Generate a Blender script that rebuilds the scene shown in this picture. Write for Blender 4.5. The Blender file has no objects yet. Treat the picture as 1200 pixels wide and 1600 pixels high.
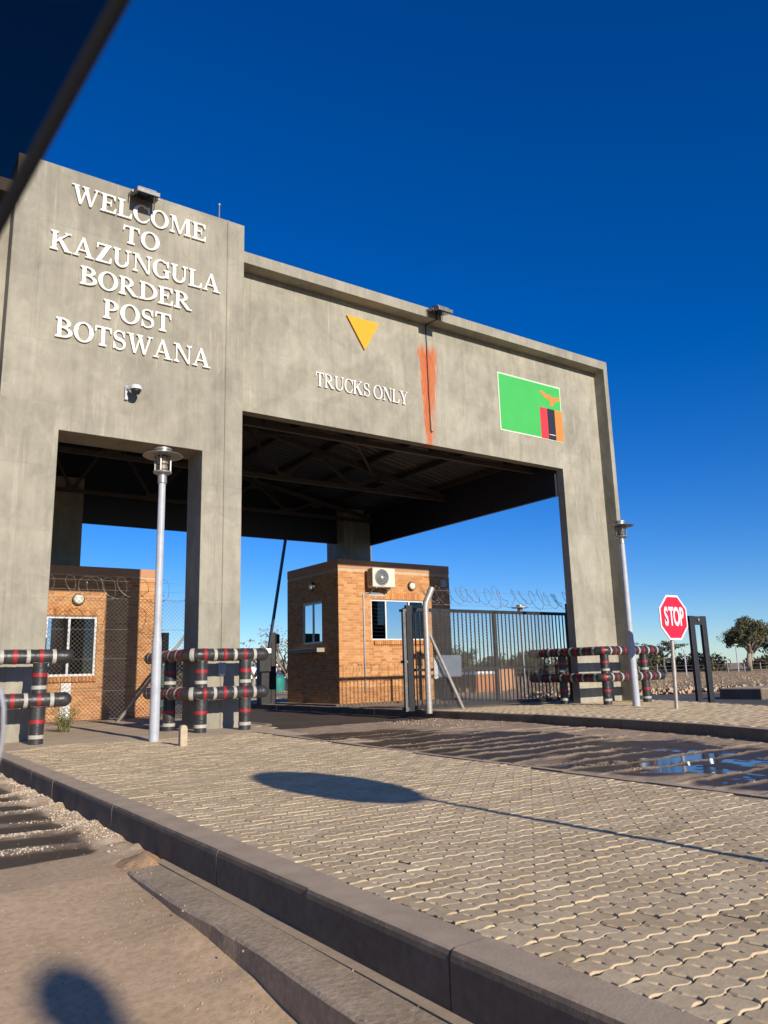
import bpy, math, random
import numpy as np
from mathutils import Vector, Matrix

random.seed(7)
rng = np.random.default_rng(7)
sc = bpy.context.scene
COL = sc.collection
PI = math.pi

# ------------------------------------------------------------------ camera, sky, sun, exposure
cam_d = bpy.data.cameras.new("camera")
cam = bpy.data.objects.new("camera", cam_d)
COL.objects.link(cam)
cam_d.sensor_fit = 'VERTICAL'
cam_d.sensor_height = 36.0
cam_d.lens = 27.05
cam_d.clip_start = 0.02
cam_d.clip_end = 6000
fwd = Vector((0.5616, 0.8022, 0.2040)).normalized()
upv = Vector((-0.0937, -0.1843, 0.9785))
right = fwd.cross(upv).normalized()
upv = right.cross(fwd)
# roll as measured
_roll = math.radians(0.0)
right_m = Vector((0.8222, -0.5685, -0.0271))
right_m = (right_m - fwd * right_m.dot(fwd)).normalized()
up_m = right_m.cross(fwd)
cam.matrix_world = Matrix((
    (right_m.x, up_m.x, -fwd.x, 0.0),
    (right_m.y, up_m.y, -fwd.y, 0.0),
    (right_m.z, up_m.z, -fwd.z, 1.0),
    (0, 0, 0, 1)))
cam_d.dof.use_dof = True
cam_d.dof.focus_distance = 17.0
cam_d.dof.aperture_fstop = 6.0
sc.camera = cam

SUN_EL = math.radians(19.2)
SUN_AZ_DX = -0.006            # sideways drift of the shadows per metre
w = bpy.data.worlds.new("World")
sc.world = w
w.use_nodes = True
wn = w.node_tree
for nd in list(wn.nodes):
    wn.nodes.remove(nd)
sky = wn.nodes.new('ShaderNodeTexSky')
sky.sky_type = 'NISHITA'
sky.sun_disc = False
sky.sun_elevation = SUN_EL
sky.sun_rotation = math.radians(180.0)
sky.altitude = 950
sky.air_density = 1.0
sky.dust_density = 0.1
sky.ozone_density = 6.0
hs = wn.nodes.new('ShaderNodeHueSaturation')
hs.inputs['Saturation'].default_value = 1.23
hs.inputs['Hue'].default_value = 0.514
bg = wn.nodes.new('ShaderNodeBackground')
bg.inputs['Strength'].default_value = 0.108
wo = wn.nodes.new('ShaderNodeOutputWorld')
wn.links.new(sky.outputs[0], hs.inputs['Color'])
wn.links.new(hs.outputs[0], bg.inputs['Color'])
wn.links.new(bg.outputs[0], wo.inputs['Surface'])

sun_d = bpy.data.lights.new("sun", 'SUN')
sun_d.energy = 4.6
sun_d.angle = math.radians(0.53)
sun_d.color = (1.0, 0.90, 0.76)
sun = bpy.data.objects.new("sun", sun_d)
COL.objects.link(sun)
sdir = Vector((SUN_AZ_DX, 1.0, -math.tan(SUN_EL))).normalized()
sun.rotation_euler = sdir.to_track_quat('-Z', 'Y').to_euler()
sun.location = (0, -30, 30)

sc.view_settings.view_transform = 'Standard'
sc.view_settings.look = 'None'
sc.view_settings.exposure = 0.33
sc.view_settings.gamma = 1.0
sc.view_settings.use_curve_mapping = False
try:
    sc.cycles.max_bounces = 8
    sc.cycles.transparent_max_bounces = 16
    sc.cycles.caustics_reflective = False
    sc.cycles.caustics_refractive = False
except Exception:
    pass

# ------------------------------------------------------------------ helpers: meshes
class MB:
    """collects polygons for one mesh object (world coordinates)"""
    def __init__(self):
        self.v = []; self.f = []; self.rnd = None
    def add(self, vs, fs):
        o = len(self.v)
        self.v.extend([tuple(p) for p in vs])
        self.f.extend([tuple(i + o for i in f) for f in fs])
        return self
    def box(self, x0, x1, y0, y1, z0, z1):
        vs = [(x0,y0,z0),(x1,y0,z0),(x1,y1,z0),(x0,y1,z0),(x0,y0,z1),(x1,y0,z1),(x1,y1,z1),(x0,y1,z1)]
        return self.add(vs, [(0,3,2,1),(4,5,6,7),(0,1,5,4),(1,2,6,5),(2,3,7,6),(3,0,4,7)])
    def cbox(self, x0, x1, y0, y1, z0, z1, c=0.01):
        """box with chamfered edges (24 verts)"""
        xs = (x0, x1); ys = (y0, y1); zs = (z0, z1)
        vs = []; idx = {}
        for i in (0,1):
            for j in (0,1):
                for k in (0,1):
                    sx = c if i == 0 else -c; sy = c if j == 0 else -c; sz = c if k == 0 else -c
                    idx[(i,j,k,'x')] = len(vs); vs.append((xs[i], ys[j]+sy, zs[k]+sz))
                    idx[(i,j,k,'y')] = len(vs); vs.append((xs[i]+sx, ys[j], zs[k]+sz))
                    idx[(i,j,k,'z')] = len(vs); vs.append((xs[i]+sx, ys[j]+sy, zs[k]))
        q = idx; fs = []
        fs += [(q[0,0,0,'x'],q[0,0,1,'x'],q[0,1,1,'x'],q[0,1,0,'x']), (q[1,0,0,'x'],q[1,1,0,'x'],q[1,1,1,'x'],q[1,0,1,'x'])]
        fs += [(q[0,0,0,'y'],q[1,0,0,'y'],q[1,0,1,'y'],q[0,0,1,'y']), (q[0,1,0,'y'],q[0,1,1,'y'],q[1,1,1,'y'],q[1,1,0,'y'])]
        fs += [(q[0,0,0,'z'],q[0,1,0,'z'],q[1,1,0,'z'],q[1,0,0,'z']), (q[0,0,1,'z'],q[1,0,1,'z'],q[1,1,1,'z'],q[0,1,1,'z'])]
        for i in (0,1):
            for j in (0,1):
                fs.append((q[i,j,0,'x'],q[i,j,1,'x'],q[i,j,1,'y'],q[i,j,0,'y']))
            for k in (0,1):
                fs.append((q[i,0,k,'x'],q[i,1,k,'x'],q[i,1,k,'z'],q[i,0,k,'z']))
        for j in (0,1):
            for k in (0,1):
                fs.append((q[0,j,k,'y'],q[1,j,k,'y'],q[1,j,k,'z'],q[0,j,k,'z']))
        for i in (0,1):
            for j in (0,1):
                for k in (0,1):
                    fs.append((q[i,j,k,'x'],q[i,j,k,'y'],q[i,j,k,'z']))
        return self.add(vs, fs)
    def sweep(self, pts, rad, n=8, caps=True, up=(0,0,1)):
        pts = [Vector(p) for p in pts]
        if not hasattr(rad, '__len__'): rad = [rad] * len(pts)
        rings = []; prev = None
        for i, p in enumerate(pts):
            a = pts[max(i-1,0)]; b = pts[min(i+1,len(pts)-1)]
            t = (b - a).normalized()
            if prev is None:
                u = Vector(up)
                if abs(u.dot(t)) > 0.95: u = Vector((1,0,0))
            else: u = prev
            s = t.cross(u).normalized(); u = s.cross(t).normalized(); prev = u
            rings.append([p + (s*math.cos(2*PI*k/n) + u*math.sin(2*PI*k/n))*rad[i] for k in range(n)])
        vs = [q for r in rings for q in r]; fs = []
        for i in range(len(pts)-1):
            for k in range(n):
                k2 = (k+1) % n
                fs.append((i*n+k, i*n+k2, (i+1)*n+k2, (i+1)*n+k))
        if caps:
            fs.append(tuple(range(n-1,-1,-1))); fs.append(tuple((len(pts)-1)*n+k for k in range(n)))
        return self.add(vs, fs)
    def bar(self, p, q, wx, wz):
        """rectangular bar between two points"""
        p = Vector(p); q = Vector(q); t = (q-p).normalized()
        u = Vector((0,0,1)) if abs(t.z) < 0.9 else Vector((0,1,0))
        s = t.cross(u).normalized()*wx/2; u = s.cross(t).normalized()*wz/2
        vs = [p-s-u,p+s-u,p+s+u,p-s+u,q-s-u,q+s-u,q+s+u,q-s+u]
        return self.add(vs, [(0,3,2,1),(4,5,6,7),(0,1,5,4),(1,2,6,5),(2,3,7,6),(3,0,4,7)])
    def lathe(self, prof, cx, cy, n=24, axis='z', z0=0.0):
        vs = []; fs = []
        for r, h in prof:
            for k in range(n):
                a = 2*PI*k/n
                if axis == 'z': vs.append((cx + r*math.cos(a), cy + r*math.sin(a), z0 + h))
                else: vs.append((cx + r*math.cos(a), z0 + h, cy + r*math.sin(a)))   # axis y: (cx, cz) centre, height along y
        for i in range(len(prof)-1):
            for k in range(n):
                k2 = (k+1) % n
                fs.append((i*n+k, i*n+k2, (i+1)*n+k2, (i+1)*n+k))
        fs.append(tuple(range(n))); fs.append(tuple((len(prof)-1)*n+k for k in range(n)))
        return self.add(vs, fs)
    def prism_y(self, poly, y0, y1):
        """polygon in x,z extruded along y (y0 front)"""
        n = len(poly)
        a = sum(poly[i][0]*poly[(i+1)%n][1]-poly[(i+1)%n][0]*poly[i][1] for i in range(n))
        if a < 0: poly = poly[::-1]
        vs = [(x,y0,z) for x,z in poly] + [(x,y1,z) for x,z in poly]
        fs = [tuple(range(n)), tuple(range(2*n-1,n-1,-1))]
        for i in range(n):
            j = (i+1)%n
            fs.append((i, n+i, n+j, j))
        return self.add(vs, fs)
    def prism_z(self, poly, z0, z1):
        n = len(poly)
        a = sum(poly[i][0]*poly[(i+1)%n][1]-poly[(i+1)%n][0]*poly[i][1] for i in range(n))
        if a < 0: poly = poly[::-1]
        vs = [(x,y,z0) for x,y in poly] + [(x,y,z1) for x,y in poly]
        fs = [tuple(range(n-1,-1,-1)), tuple(range(n,2*n))]
        for i in range(n):
            j = (i+1)%n
            fs.append((i, j, n+j, n+i))
        return self.add(vs, fs)

def tag(o, label=None, cat=None, group=None, kind=None):
    if label: o['label'] = label
    if cat: o['category'] = cat
    if group: o['group'] = group
    if kind: o['kind'] = kind
    return o

def obj(name, mb, mat, parent=None, smooth=False, label=None, cat=None, group=None, kind=None, bevel=0, autos=None):
    me = bpy.data.meshes.new(name)
    off = Vector((0,0,0))
    if parent is not None:
        p = parent
        while p is not None:
            off += p.location; p = p.parent
    elif mb.v and kind is None:
        xs = [q[0] for q in mb.v]; ys = [q[1] for q in mb.v]; zs = [q[2] for q in mb.v]
        off = Vector(((min(xs)+max(xs))/2, (min(ys)+max(ys))/2, min(zs)))
    me.from_pydata([(q[0]-off.x, q[1]-off.y, q[2]-off.z) for q in mb.v], [], mb.f)
    me.validate()
    if mb.rnd is not None:
        at = me.attributes.new('rnd', 'FLOAT', 'FACE')
        at.data.foreach_set('value', np.array(mb.rnd, dtype=np.float32)[:len(me.polygons)])
    me.materials.append(mat)
    if smooth:
        me.polygons.foreach_set('use_smooth', [True]*len(me.polygons))
        if autos:
            try: me.set_sharp_from_angle(angle=math.radians(autos))
            except Exception: pass
    o = bpy.data.objects.new(name, me)
    COL.objects.link(o)
    if parent is not None: o.parent = parent
    else: o.location = off
    if bevel:
        b = o.modifiers.new('bevel', 'BEVEL'); b.width = bevel; b.segments = 2; b.limit_method = 'ANGLE'
    return tag(o, label, cat, group, kind)

def thing(name, label, cat, loc=(0,0,0), group=None, parent=None):
    o = bpy.data.objects.new(name, None)
    COL.objects.link(o)
    o.location = loc
    o.empty_display_size = 0.2
    if parent is not None:
        o.parent = parent
        return o
    return tag(o, label, cat, group)

def copy_tree(o, parent=None, label=None, loc=None):
    c = o.copy(); COL.objects.link(c); c.parent = parent
    if label: c['label'] = label
    if loc is not None: c.location = loc
    for ch in list(o.children): copy_tree(ch, c)
    return c

# ------------------------------------------------------------------ helpers: materials
def nodes(name):
    m = bpy.data.materials.new(name); m.use_nodes = True
    nt = m.node_tree
    return m, nt, nt.nodes['Principled BSDF']

def N(nt, typ, **kw):
    nd = nt.nodes.new(typ)
    for k, v in kw.items():
        if k in nd.inputs: nd.inputs[k].default_value = v
        else: setattr(nd, k, v)
    return nd

def L(nt, a, b): nt.links.new(a, b)

def pos(nt, scale=(1,1,1), obj_space=False):
    if obj_space: src = nt.nodes.new('ShaderNodeTexCoord').outputs['Object']
    else: src = nt.nodes.new('ShaderNodeNewGeometry').outputs['Position']
    mp = nt.nodes.new('ShaderNodeMapping'); mp.inputs['Scale'].default_value = scale
    L(nt, src, mp.inputs['Vector'])
    return mp.outputs[0]

def noise(nt, vec, scale, detail=4, rough=0.55, dist=0.0):
    nd = nt.nodes.new('ShaderNodeTexNoise')
    nd.inputs['Scale'].default_value = scale; nd.inputs['Detail'].default_value = detail
    nd.inputs['Roughness'].default_value = rough; nd.inputs['Distortion'].default_value = dist
    L(nt, vec, nd.inputs['Vector'])
    return nd.outputs['Fac']

def ramp(nt, fac, stops):
    nd = nt.nodes.new('ShaderNodeValToRGB')
    el = nd.color_ramp.elements
    while len(el) < len(stops): el.new(0.5)
    for e, (p, c) in zip(el, stops):
        e.position = p
        e.color = (*c, 1) if hasattr(c, '__len__') else (c, c, c, 1)
    L(nt, fac, nd.inputs['Fac'])
    return nd.outputs['Color']

def mix(nt, fac, a, b, typ='MIX'):
    nd = nt.nodes.new('ShaderNodeMix'); nd.data_type = 'RGBA'; nd.blend_type = typ
    for s, v in ((nd.inputs[0], fac), (nd.inputs[6], a), (nd.inputs[7], b)):
        if hasattr(v, 'is_output') or hasattr(v, 'links'): L(nt, v, s)
        elif hasattr(v, '__len__'): s.default_value = (*v, 1)
        else: s.default_value = v
    return nd.outputs[2]

def math_n(nt, op, a, b=0.0, c=None, clamp=False):
    nd = nt.nodes.new('ShaderNodeMath'); nd.operation = op; nd.use_clamp = clamp
    for i, v in enumerate((a, b) if c is None else (a, b, c)):
        if hasattr(v, 'links'): L(nt, v, nd.inputs[i])
        else: nd.inputs[i].default_value = v
    return nd.outputs[0]

def bump(nt, bs, h, strength=0.3, dist=0.01):
    nd = nt.nodes.new('ShaderNodeBump')
    nd.inputs['Strength'].default_value = strength; nd.inputs['Distance'].default_value = dist
    L(nt, h, nd.inputs['Height']); L(nt, nd.outputs[0], bs.inputs['Normal'])

def pmat(name, c1, c2=None, scale=3.0, rough=0.8, bstr=0.2, bdist=0.01, bscale=None, stretch=(1,1,1), metal=0.0,
         fine=0.0, obj_space=False, coat=0.0, rvar=0.0):
    m, nt, bs = nodes(name)
    bs.inputs['Roughness'].default_value = rough
    bs.inputs['Metallic'].default_value = metal
    if coat: bs.inputs['Coat Weight'].default_value = coat
    if c2 is None:
        c2 = tuple(x*0.82 for x in c1)
    v = pos(nt, stretch, obj_space)
    n1 = noise(nt, v, scale, 5, 0.6)
    c = ramp(nt, n1, [(0.3, c1), (0.7, c2)])
    if fine:
        n2 = noise(nt, v, scale*9, 3, 0.7)
        c = mix(nt, 1.0, c, ramp(nt, n2, [(0.25, 1-fine), (0.75, 1+fine*0.4)]), 'MULTIPLY')
    L(nt, c, bs.inputs['Base Color'])
    if rvar:
        L(nt, math_n(nt, 'MULTIPLY_ADD', n1, rvar, rough-rvar/2), bs.inputs['Roughness'])
    if bstr:
        bump(nt, bs, noise(nt, v, bscale or scale*8, 4, 0.65), bstr, bdist)
    return m

def flat(name, c, rough=0.5, metal=0.0, var=0.12):
    return pmat(name, c, tuple(x*(1-var) for x in c), 6.0, rough, 0.04, 0.004, 30, metal=metal)

# --- concrete of the gate
def concrete_mat(name, base, rust=False):
    m, nt, bs = nodes(name)
    bs.inputs['Roughness'].default_value = 0.85
    bs.inputs['Specular IOR Level'].default_value = 0.25
    P = pos(nt)
    mott = noise(nt, P, 0.9, 6, 0.62, 0.6)
    b = base
    c = ramp(nt, mott, [(0.28, tuple(x*0.83 for x in b)), (0.48, b), (0.72, tuple(min(1,x*1.22) for x in b))])
    # long vertical wash streaks
    st = noise(nt, pos(nt, (2.6, 2.6, 0.13)), 2.0, 5, 0.7)
    c = mix(nt, 1.0, c, ramp(nt, st, [(0.32, (0.885,0.88,0.86)), (0.5, (1,1,1)), (0.70, (1.08,1.08,1.06))]), 'MULTIPLY')
    # patched areas with fairly clear edges
    pt = noise(nt, pos(nt, (1,1,0.75)), 0.75, 3, 0.5, 1.2)
    c = mix(nt, 1.0, c, ramp(nt, pt, [(0.54, (1,1,1)), (0.58, (0.91,0.91,0.905))]), 'MULTIPLY')
    # fine pitting
    fn = noise(nt, P, 38, 4, 0.7)
    c = mix(nt, 1.0, c, ramp(nt, fn, [(0.26, (0.86,0.85,0.84)), (0.42, (1,1,1))]), 'MULTIPLY')
    md = noise(nt, pos(nt, (1, 1, 0.6)), 3.6, 6, 0.72, 0.8)
    c = mix(nt, 1.0, c, ramp(nt, md, [(0.30, (0.88,0.875,0.86)), (0.50, (1,1,1)), (0.66, (1.09,1.085,1.07))]), 'MULTIPLY')
    cellv = nt.nodes.new('ShaderNodeVectorMath'); cellv.operation = 'FLOOR'
    L(nt, pos(nt, (1/2.44, 0.0, 1/1.22)), cellv.inputs[0])
    wn_ = nt.nodes.new('ShaderNodeTexWhiteNoise'); wn_.noise_dimensions = '3D'; L(nt, cellv.outputs[0], wn_.inputs['Vector'])
    c = mix(nt, 1.0, c, ramp(nt, wn_.outputs['Value'], [(0.0, (0.94,0.94,0.935)), (1.0, (1.05,1.05,1.045))]), 'MULTIPLY')
    # drips starting at the top edges
    dr = noise(nt, pos(nt, (7.0, 7.0, 0.10)), 1.6, 4, 0.75)
    c = mix(nt, 1.0, c, ramp(nt, dr, [(0.60, (1,1,1)), (0.70, (0.86,0.85,0.83))]), 'MULTIPLY')
    # pale lime runs
    lm = noise(nt, pos(nt, (5.0, 5.0, 0.35)), 2.2, 4, 0.6)
    lm2 = noise(nt, P, 0.5, 2, 0.5)
    lime = math_n(nt, 'MULTIPLY', ramp(nt, lm, [(0.60, 0.0), (0.74, 1.0)]), ramp(nt, lm2, [(0.42, 0.0), (0.62, 0.75)]))
    c = mix(nt, lime, c, tuple(min(1, x*1.5) for x in b))
    # shutter (formwork) joints
    sx = nt.nodes.new('ShaderNodeSeparateXYZ'); L(nt, P, sx.inputs[0])
    jn = math_n(nt, 'FRACT', math_n(nt, 'MULTIPLY', sx.outputs['Z'], 1/2.44))
    jx = math_n(nt, 'FRACT', math_n(nt, 'MULTIPLY_ADD', sx.outputs['X'], 1/2.44, 0.05))
    jl = math_n(nt, 'MAXIMUM', math_n(nt, 'LESS_THAN', jn, 0.006), math_n(nt, 'LESS_THAN', jx, 0.005))
    c = mix(nt, math_n(nt, 'MULTIPLY', jl, 0.25), c, tuple(x*0.6 for x in b))
    if rust:
        # orange rust run below the floodlight cable
        xc = math_n(nt, 'SUBTRACT', sx.outputs['X'], 12.17)
        wob = noise(nt, pos(nt, (9, 9, 0.8)), 3.0, 4, 0.7)
        hz = math_n(nt, 'MULTIPLY_ADD', sx.outputs['Z'], 1/2.95, -6.75/2.95)      # 0 bottom .. 1 top
        half = math_n(nt, 'MULTIPLY_ADD', hz, 0.16, 0.26)
        d = math_n(nt, 'DIVIDE', math_n(nt, 'ABSOLUTE', math_n(nt, 'ADD', xc, math_n(nt, 'MULTIPLY_ADD', hz, 0.06, -0.07))), half)
        edge = math_n(nt, 'ADD', d, math_n(nt, 'MULTIPLY_ADD', wob, 1.5, -0.75))
        msk = ramp(nt, edge, [(0.66, 1.0), (0.92, 0.0)])
        run = noise(nt, pos(nt, (42, 42, 0.8)), 1.3, 5, 0.8)
        runc = ramp(nt, math_n(nt, 'ADD', run, math_n(nt, 'MULTIPLY_ADD', hz, 0.22, math_n(nt, 'MULTIPLY_ADD', xc, -0.65, 0.015))), [(0.46, 0.0), (0.52, 1.0)])
        topn = noise(nt, pos(nt, (16, 16, 0.2)), 1.0, 4, 0.7)
        topm = ramp(nt, math_n(nt, 'ADD', hz, math_n(nt, 'MULTIPLY_ADD', topn, 0.34, -0.17)), [(0.90, 1.0), (0.985, 0.0)])
        k = math_n(nt, 'MULTIPLY', math_n(nt, 'MULTIPLY', msk, runc), topm)
        rc = ramp(nt, noise(nt, pos(nt, (14, 14, 1.5)), 2, 4, 0.6), [(0.3, (0.40,0.070,0.018)), (0.7, (0.52,0.155,0.05))])
        c = mix(nt, math_n(nt, 'MULTIPLY', k, 0.93), c, rc)
    L(nt, c, bs.inputs['Base Color'])
    hb = math_n(nt, 'ADD', math_n(nt, 'MULTIPLY', fn, 0.6), mott)
    bump(nt, bs, hb, 0.35, 0.012)
    return m

M = {}
M['concrete'] = concrete_mat('gate_concrete', (0.300, 0.280, 0.224))
M['concrete_panel'] = concrete_mat('panel_concrete', (0.318, 0.299, 0.238), rust=True)
M['steel_dark'] = pmat('dark_roof_steel', (0.030, 0.028, 0.026), (0.045, 0.040, 0.034), 4, 0.55, 0.1)
M['steel_red'] = pmat('primer_steel', (0.085, 0.07, 0.055), (0.06, 0.05, 0.04), 4, 0.6, 0.1)
M['roof_sheet'] = pmat('galvanised_roof_sheet', (0.10, 0.10, 0.098), (0.075, 0.075, 0.074), 2, 0.45, 0.05, metal=0.5)
M['fascia'] = pmat('navy_fascia', (0.012, 0.016, 0.03), (0.018, 0.022, 0.036), 2, 0.5, 0.05)
M['black_paint'] = pmat('black_gate_paint', (0.018, 0.019, 0.022), (0.03, 0.03, 0.032), 6, 0.45, 0.1, 0.003)
M['bumper_black'] = pmat('bumper_black', (0.022, 0.022, 0.024), (0.055, 0.052, 0.050), 5, 0.38, 0.5, 0.02, 9, fine=0.35, rvar=0.3)
M['band_red'] = pmat('red_band_tape', (0.46, 0.016, 0.028), (0.28, 0.02, 0.025), 9, 0.45, 0.2, 0.004, fine=0.5)
M['band_white'] = pmat('white_band_tape', (0.55, 0.53, 0.46), (0.38, 0.36, 0.30), 9, 0.5, 0.2, 0.004, fine=0.5)
M['white_letter'] = pmat('white_letter_paint', (0.84, 0.83, 0.79), (0.76, 0.75, 0.70), 5, 0.5, 0.05)
M['galv'] = pmat('galvanised_steel', (0.42, 0.42, 0.40), (0.30, 0.29, 0.27), 7, 0.45, 0.12, 0.003, metal=0.55, fine=0.25)
M['alu_dark'] = pmat('weathered_aluminium', (0.24, 0.24, 0.235), (0.15, 0.15, 0.145), 9, 0.45, 0.1, 0.003, metal=0.4, fine=0.3)
M['galv_pole'] = pmat('pole_grey_paint', (0.47, 0.50, 0.54), (0.38, 0.40, 0.43), 5, 0.5, 0.08, 0.003, fine=0.2)
M['galv_warm'] = pmat('weathered_galvanised_pipe', (0.50, 0.47, 0.42), (0.34, 0.31, 0.27), 6, 0.5, 0.12, 0.004, metal=0.35, fine=0.3, stretch=(1,1,2))
M['wire'] = pmat('fence_wire', (0.34, 0.33, 0.30), (0.22, 0.21, 0.19), 6, 0.5, 0.0, metal=0.3)
M['razor'] = pmat('razor_wire', (0.24, 0.22, 0.19), (0.13, 0.11, 0.09), 6, 0.5, 0.0, metal=0.3)
M['stop_red'] = flat('stop_red', (0.62, 0.012, 0.045), 0.4)
M['sign_white'] = flat('sign_white', (0.80, 0.80, 0.80), 0.4)
M['sign_yellow'] = pmat('sign_yellow', (0.80, 0.36, 0.002), (0.73, 0.32, 0.003), 2, 0.4, 0.03)
M['flag_green'] = pmat('flag_green', (0.055, 0.44, 0.085), (0.05, 0.40, 0.075), 2, 0.45, 0.02)
M['flag_red'] = flat('flag_red', (0.68, 0.035, 0.05), 0.45)
M['flag_black'] = flat('flag_black', (0.016, 0.018, 0.025), 0.45)
M['flag_orange'] = flat('flag_orange', (0.80, 0.23, 0.04), 0.45)
M['flag_edge'] = flat('flag_edge', (0.62, 0.78, 0.55), 0.5)
M['white_frame'] = flat('white_window_frame', (0.68, 0.69, 0.69), 0.35)
M['ac_white'] = pmat('air_conditioner_cream', (0.66, 0.63, 0.54), (0.58, 0.55, 0.46), 5, 0.45, 0.05)
M['ac_dark'] = flat('fan_grille_dark', (0.035, 0.036, 0.04), 0.5)
M['plaster'] = pmat('salmon_plaster_band', (0.52, 0.27, 0.145), (0.46, 0.23, 0.12), 3, 0.85, 0.2, fine=0.15)
M['mortar'] = pmat('mortar', (0.55, 0.43, 0.29), (0.44, 0.33, 0.21), 8, 0.95, 0.3)
M['lamp_cream'] = flat('bulkhead_lamp_glass', (0.72, 0.68, 0.56), 0.3)
M['rubber'] = flat('black_rubber', (0.012, 0.012, 0.013), 0.7)
M['car_white'] = pmat('car_white_paint', (0.74, 0.75, 0.76), (0.72, 0.73, 0.74), 2, 0.2, 0.0, coat=0.8)
M['trim'] = flat('car_black_trim', (0.015, 0.015, 0.016), 0.5)
M['green_tank'] = flat('dark_green_paint', (0.008, 0.05, 0.034), 0.5)
M['bark'] = pmat('tree_bark', (0.20, 0.165, 0.12), (0.11, 0.09, 0.07), 5, 0.9, 0.5, 0.03, stretch=(3,3,0.6))
M['bark_pale'] = pmat('pale_bark', (0.36, 0.31, 0.25), (0.24, 0.20, 0.16), 5, 0.9, 0.4, 0.03)
M['rock'] = pmat('rubble_rock', (0.50, 0.38, 0.26), (0.34, 0.25, 0.17), 2, 0.95, 0.4, 0.05)
M['stone_bollard'] = pmat('small_concrete_post', (0.52, 0.44, 0.30), (0.40, 0.33, 0.22), 12, 0.9, 0.4, 0.01)
M['interior'] = flat('dark_interior', (0.03, 0.026, 0.022), 0.9)

def glass_mat(name, tint, refl):
    m, nt, bs = nodes(name)
    tr = N(nt, 'ShaderNodeBsdfTransparent'); tr.inputs[0].default_value = (*tint, 1)
    gl = N(nt, 'ShaderNodeBsdfGlossy'); gl.inputs['Roughness'].default_value = 0.015
    gl.inputs['Color'].default_value = (0.92, 0.96, 1, 1)
    lw = N(nt, 'ShaderNodeLayerWeight'); lw.inputs['Blend'].default_value = 0.5
    k = math_n(nt, 'MULTIPLY_ADD', math_n(nt, 'POWER', lw.outputs['Facing'], 4.0), 0.9, refl, clamp=True)
    mx = N(nt, 'ShaderNodeMixShader')
    L(nt, k, mx.inputs[0]); L(nt, tr.outputs[0], mx.inputs[1]); L(nt, gl.outputs[0], mx.inputs[2])
    L(nt, mx.outputs[0], nt.nodes['Material Output'].inputs[0])
    return m
M['glass_mirror'] = glass_mat('mirror_tinted_glass', (0.10, 0.12, 0.13), 0.66)
M['glass_dark'] = glass_mat('window_glass', (0.45, 0.47, 0.48), 0.05)
M['glass_lamp'] = glass_mat('lamp_glass', (0.85, 0.80, 0.72), 0.03)
M['smoked'] = glass_mat('smoked_acrylic', (0.15, 0.13, 0.12), 0.016)

def brick_like(name, cols, scale=20, rough=0.85, bstr=0.35, bdist=0.004, dirt=0.3, dscale=1.4, dcol=(0.55,0.5,0.45)):
    """random tint for each piece: object random for single pieces, face attribute for joined ones"""
    m, nt, bs = nodes(name)
    bs.inputs['Roughness'].default_value = rough
    bs.inputs['Specular IOR Level'].default_value = 0.25
    oi = N(nt, 'ShaderNodeObjectInfo'); at = N(nt, 'ShaderNodeAttribute'); at.attribute_name = 'rnd'
    r = math_n(nt, 'FRACT', math_n(nt, 'ADD', oi.outputs['Random'], at.outputs['Fac']))
    n = len(cols)
    c = ramp(nt, r, [(i/(n-1), cols[i]) for i in range(n)])
    P = pos(nt)
    g = noise(nt, P, scale, 4, 0.7)
    c = mix(nt, 1.0, c, ramp(nt, g, [(0.25, (0.80,0.79,0.78)), (0.6, (1.08,1.08,1.07))]), 'MULTIPLY')
    dn = noise(nt, P, dscale, 5, 0.65, 0.5)
    c = mix(nt, 1.0, c, ramp(nt, dn, [(0.30, tuple(1-dirt*(1-x) for x in dcol)), (0.62, (1,1,1))]), 'MULTIPLY')
    L(nt, c, bs.inputs['Base Color'])
    bump(nt, bs, noise(nt, P, scale*4, 4, 0.7), bstr, bdist)
    return m
M['brick'] = brick_like('orange_face_brick', [(0.54,0.255,0.095),(0.47,0.205,0.075),(0.60,0.31,0.125),(0.51,0.235,0.08),(0.41,0.165,0.06)], 30, dirt=0.12)
M['paver'] = brick_like('tan_concrete_paver', [(0.61,0.475,0.295),(0.53,0.41,0.25),(0.66,0.525,0.335),(0.57,0.44,0.272)], 26, 0.9, 0.5, 0.004, 0.40, 1.3, (0.62,0.60,0.58))
M['kerb'] = brick_like('concrete_kerb', [(0.38,0.31,0.235),(0.35,0.285,0.21),(0.40,0.33,0.25)], 16, 0.9, 0.5, 0.004, 0.6, 2.2, (0.5,0.48,0.46))
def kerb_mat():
    m = brick_like('concrete_kerb', [(0.20,0.16,0.12),(0.18,0.145,0.11),(0.22,0.175,0.13)], 16, 0.9, 0.5, 0.004, 0.6, 2.2, (0.5,0.48,0.46))  # dark base holds tyre grime and the painted shade of the kerb faces
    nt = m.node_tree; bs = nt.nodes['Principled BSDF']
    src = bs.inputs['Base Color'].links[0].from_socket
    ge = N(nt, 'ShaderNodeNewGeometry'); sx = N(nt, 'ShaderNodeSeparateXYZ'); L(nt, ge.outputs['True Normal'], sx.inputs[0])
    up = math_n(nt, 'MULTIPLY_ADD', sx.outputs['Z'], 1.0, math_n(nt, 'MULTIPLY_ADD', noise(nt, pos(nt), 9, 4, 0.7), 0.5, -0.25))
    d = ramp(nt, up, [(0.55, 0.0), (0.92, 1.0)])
    lit_top = ramp(nt, noise(nt, pos(nt), 5, 4, 0.6), [(0.3, (0.40,0.305,0.21)), (0.7, (0.50,0.39,0.275))])  # paler upward faces: sun on the kerb top put into the colour
    L(nt, mix(nt, d, src, lit_top), bs.inputs['Base Color'])
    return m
M['kerb'] = kerb_mat()
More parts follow.
